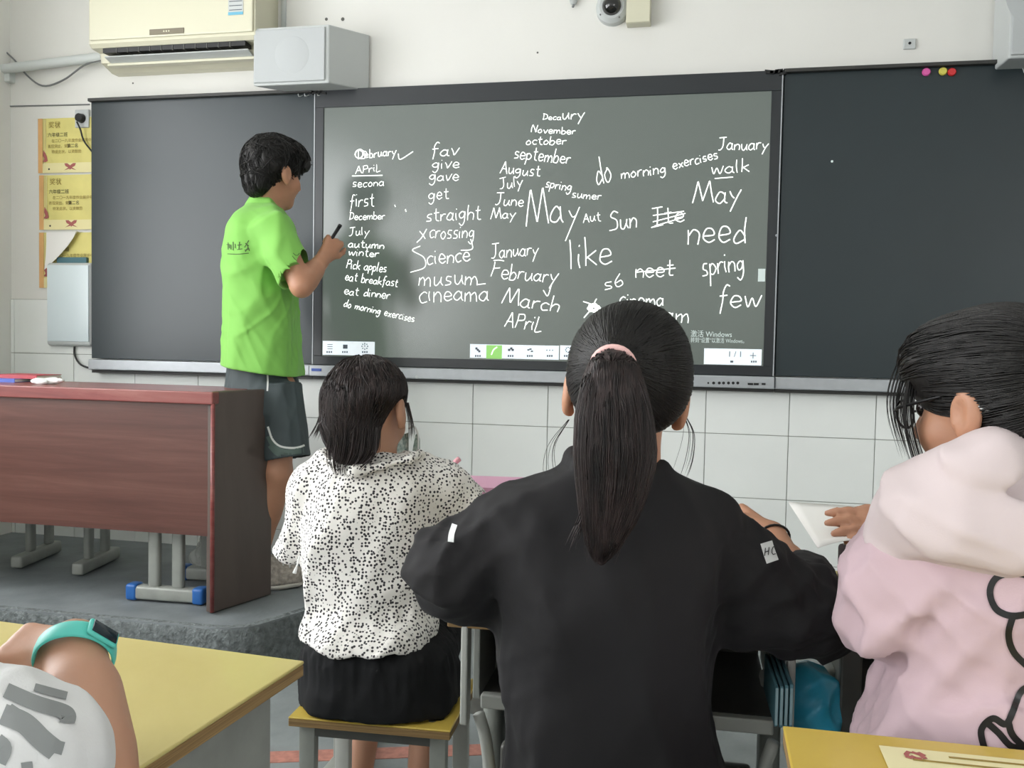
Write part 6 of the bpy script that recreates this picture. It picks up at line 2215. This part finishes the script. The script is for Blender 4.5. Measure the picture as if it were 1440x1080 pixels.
    sm = o.modifiers.new('thickness', 'SOLIDIFY'); sm.thickness = 0.0008
    tag(o, 'blank white sheet of paper under the hand of the girl in pink', 'paper')


build_pink()


# ------------------------------------------------------------------ child at the lower left
def build_left():
    D = 0.86
    t = thing('person', 'child in a white shirt with grey letters wearing a turquoise wristband, lower left corner', 'person', onZ(-120, 1400, 0.42))
    body = Field()
    fr = tilt(frame(-0.2), 0.3, 0.0)
    c = P(-260, 760, D)
    T = add_head(body, c, fr, 1.0, P(-240, 1000, D - .02), 0.052)
    body.add(loft([st(1010, -360, -120, D, .07), st(1100, -400, -60, D, .09), st(1400, -380, -80, D, .1), st(1600, -380, -80, D, .1)]), 0.02)
    sh, el, wr = P(-60, 1090, 0.76), P(132, 1104, 0.84), P(104, 912, 0.98)
    body.chain([sh, el, wr], [0.042, 0.036, 0.031], 0.012)
    body.add(cap(el + (wr - el) * 0.2, el + (wr - el) * 0.6, 0.038, 0.036), 0.02)
    add_hand(body, wr, nrm(-RH * 0.9 - UP * 0.02 + FH * 0.1), UP * 0.8 - RH * 0.2 - FH * 0.4, -1, 0.82, (0.9, 0.8, 0.4))
    shl = P(-440, 1100, D); ell_ = P(-420, 1250, D + .1)
    body.chain([shl, ell_, P(-300, 1100, D + .3)], [0.042, 0.036, 0.028], 0.012)
    for hx_ in (-320, -150):
        h_ = P(hx_, 1500, D); k_ = P(hx_, 1300, D + .4)
        h_[2] = 0.49; k_[2] = 0.48
        a_ = np.array([k_[0], k_[1], 0.06])
        body.chain([h_, k_, a_], [0.075, 0.052, 0.034], 0.02)
    lo, hi = bounds([P(-480, 620, D - .15), P(200, 620, D - .15), P(-480, 1200, D + .4)], 0.03)
    lo[2] = 0.02
    hi2 = hi.copy()
    sculpt('body', body, lo, hi, 0.0045, M['skin2'], t)
    add_eyes(T, t)
    h = Field()
    h.add(ell(T(0, -0.012, 0.045), (0.088, 0.105, 0.088), fr), 0.02)
    h.add(ell(T(0, -0.06, -0.02), (0.075, 0.05, 0.07), fr), 0.04)
    h.sub(ell(T(0, 0.13, -0.03), (0.12, 0.08, 0.09), fr), 0.01)
    for q in (-1, 1):
        h.sub(ell(T(q * 0.1, 0.008, -0.035), (0.034, 0.045, 0.052), fr), 0.012)
    h.disp.append(folds(120, 0.01, 120, (0, 0, 1)))
    lo, hi = bounds([c - .15, c + .15], 0.02)
    sculpt('hair', h, lo, hi, 0.005, M['hair'], t)
    # shirt
    f = Field()
    f.add(loft([st(960, -330, -150, D, .06), st(1000, -380, -90, D, .09), st(1060, -420, -40, D, .11), st(1200, -400, -50, D, .125), st(1400, -400, -60, D, .13), st(1560, -400, -50, D, .135)]), 0.01)
    f.add(cap(P(-120, 1050, 0.78), P(40, 1072, 0.75), 0.085, 0.062), 0.05)
    f.add(cap(P(20, 1064, 0.755), P(80, 1056, 0.78), 0.062, 0.033), 0.03)
    f.add(cap(P(-10, 990, 0.8), P(55, 1005, 0.8), 0.02, 0.015), 0.03)
    f.add(cap(P(-430, 1040, D), P(-440, 1180, D + .05), 0.07, 0.065), 0.05)
    g = folds(130, 0.012, 30, (0.7, 0, 0.4), 4, 1.6)
    f.disp.append(g)
    lo, hi = bounds([P(-520, 900, D - .2), P(180, 930, D - .2), P(-520, 1300, D + .25)], 0.03)
    lo[2] = 0.46
    sh_ = sculpt('tee_shirt', f, lo, hi, 0.0045, M['tee'], t)
    L_ = [([(8, 972), (50, 990), (92, 1004), (93, 1018)], 17), ([(48, 968), (70, 974), (93, 980)], 9), ([(4, 1005), (34, 1018), (58, 1040), (78, 1056)], 24),
          ([(30, 1000), (22, 1012)], 26), ([(84, 1042), (79, 1060)], 11), ([(-4, 1042), (6, 1052), (-2, 1072)], 18), ([(30, 1078), (46, 1076)], 9)]
    for ln, w_ in L_:
        r_ = print_on(sh_, [ln], w_ * 1.25, D, M['tee_grey'], 'grey_letter', sh_)
    f = Field()
    for hx_ in (-320, -150):
        h_ = P(hx_, 1500, D); k_ = P(hx_, 1300, D + .4)
        h_[2] = 0.5; k_[2] = 0.49
        f.chain([h_, k_, np.array([k_[0], k_[1], 0.1])], [0.085, 0.066, 0.05], 0.02)
    f.cut(plane((0, 0, 0.09), (0, 0, -1)))
    lo, hi = bounds([P(-400, 1200, D - .1), P(-60, 1200, D + .5)], 0.08)
    lo[2], hi[2] = 0.07, 0.62
    sculpt('trousers', f, lo, hi, 0.007, M['shorts'], t)
    # wristband with dark display
    u = nrm(wr - el)
    u = nrm(u + RH * 0.28 + FH * 0.0)
    a_ = nrm(np.cross(u, FH)); b_ = np.cross(u, a_)
    cw = wr + (el - wr) * 0.06
    n, m_ = 44, 8
    V = []
    for i in range(n):
        q = 2 * PI * i / n
        o_ = a_ * cos(q) + b_ * sin(q)
        for j in range(m_):
            w = 2 * PI * j / m_
            rad = 0.0385 + 0.0022 * cos(w)
            V.append(cw + o_ * rad + u * (0.0115 * sin(w)))
    Q = [(i * m_ + j, i * m_ + (j + 1) % m_, ((i + 1) % n) * m_ + (j + 1) % m_, ((i + 1) % n) * m_ + j) for i in range(n) for j in range(m_)]
    wb = np_mesh('wrist_band', V, Q, M['teal'], t)
    # display: follows the band on its upper right side
    dirs = nrm(RH * 0.75 + UP * 0.45 - FH * 0.35)
    dirs = nrm(dirs - u * (dirs @ u))
    side = np.cross(u, dirs)
    MB().box(cw + dirs * 0.042, (0.006, 0.036, 0.021), (dirs, side, u), 0.003, 3).build('band_case', M['teal'], wb, 'auto')
    MB().box(cw + dirs * 0.0456, (0.002, 0.03, 0.015), (dirs, side, u), 0.0008, 2).build('band_display', M['screen_off'], wb, 'auto')
    stt = P(-250, 1500, D)
    stool('yellow stool under the child at the lower left', (stt[0], stt[1]), 0.3, 0.26, 0.0)


build_left()
print('all ok')
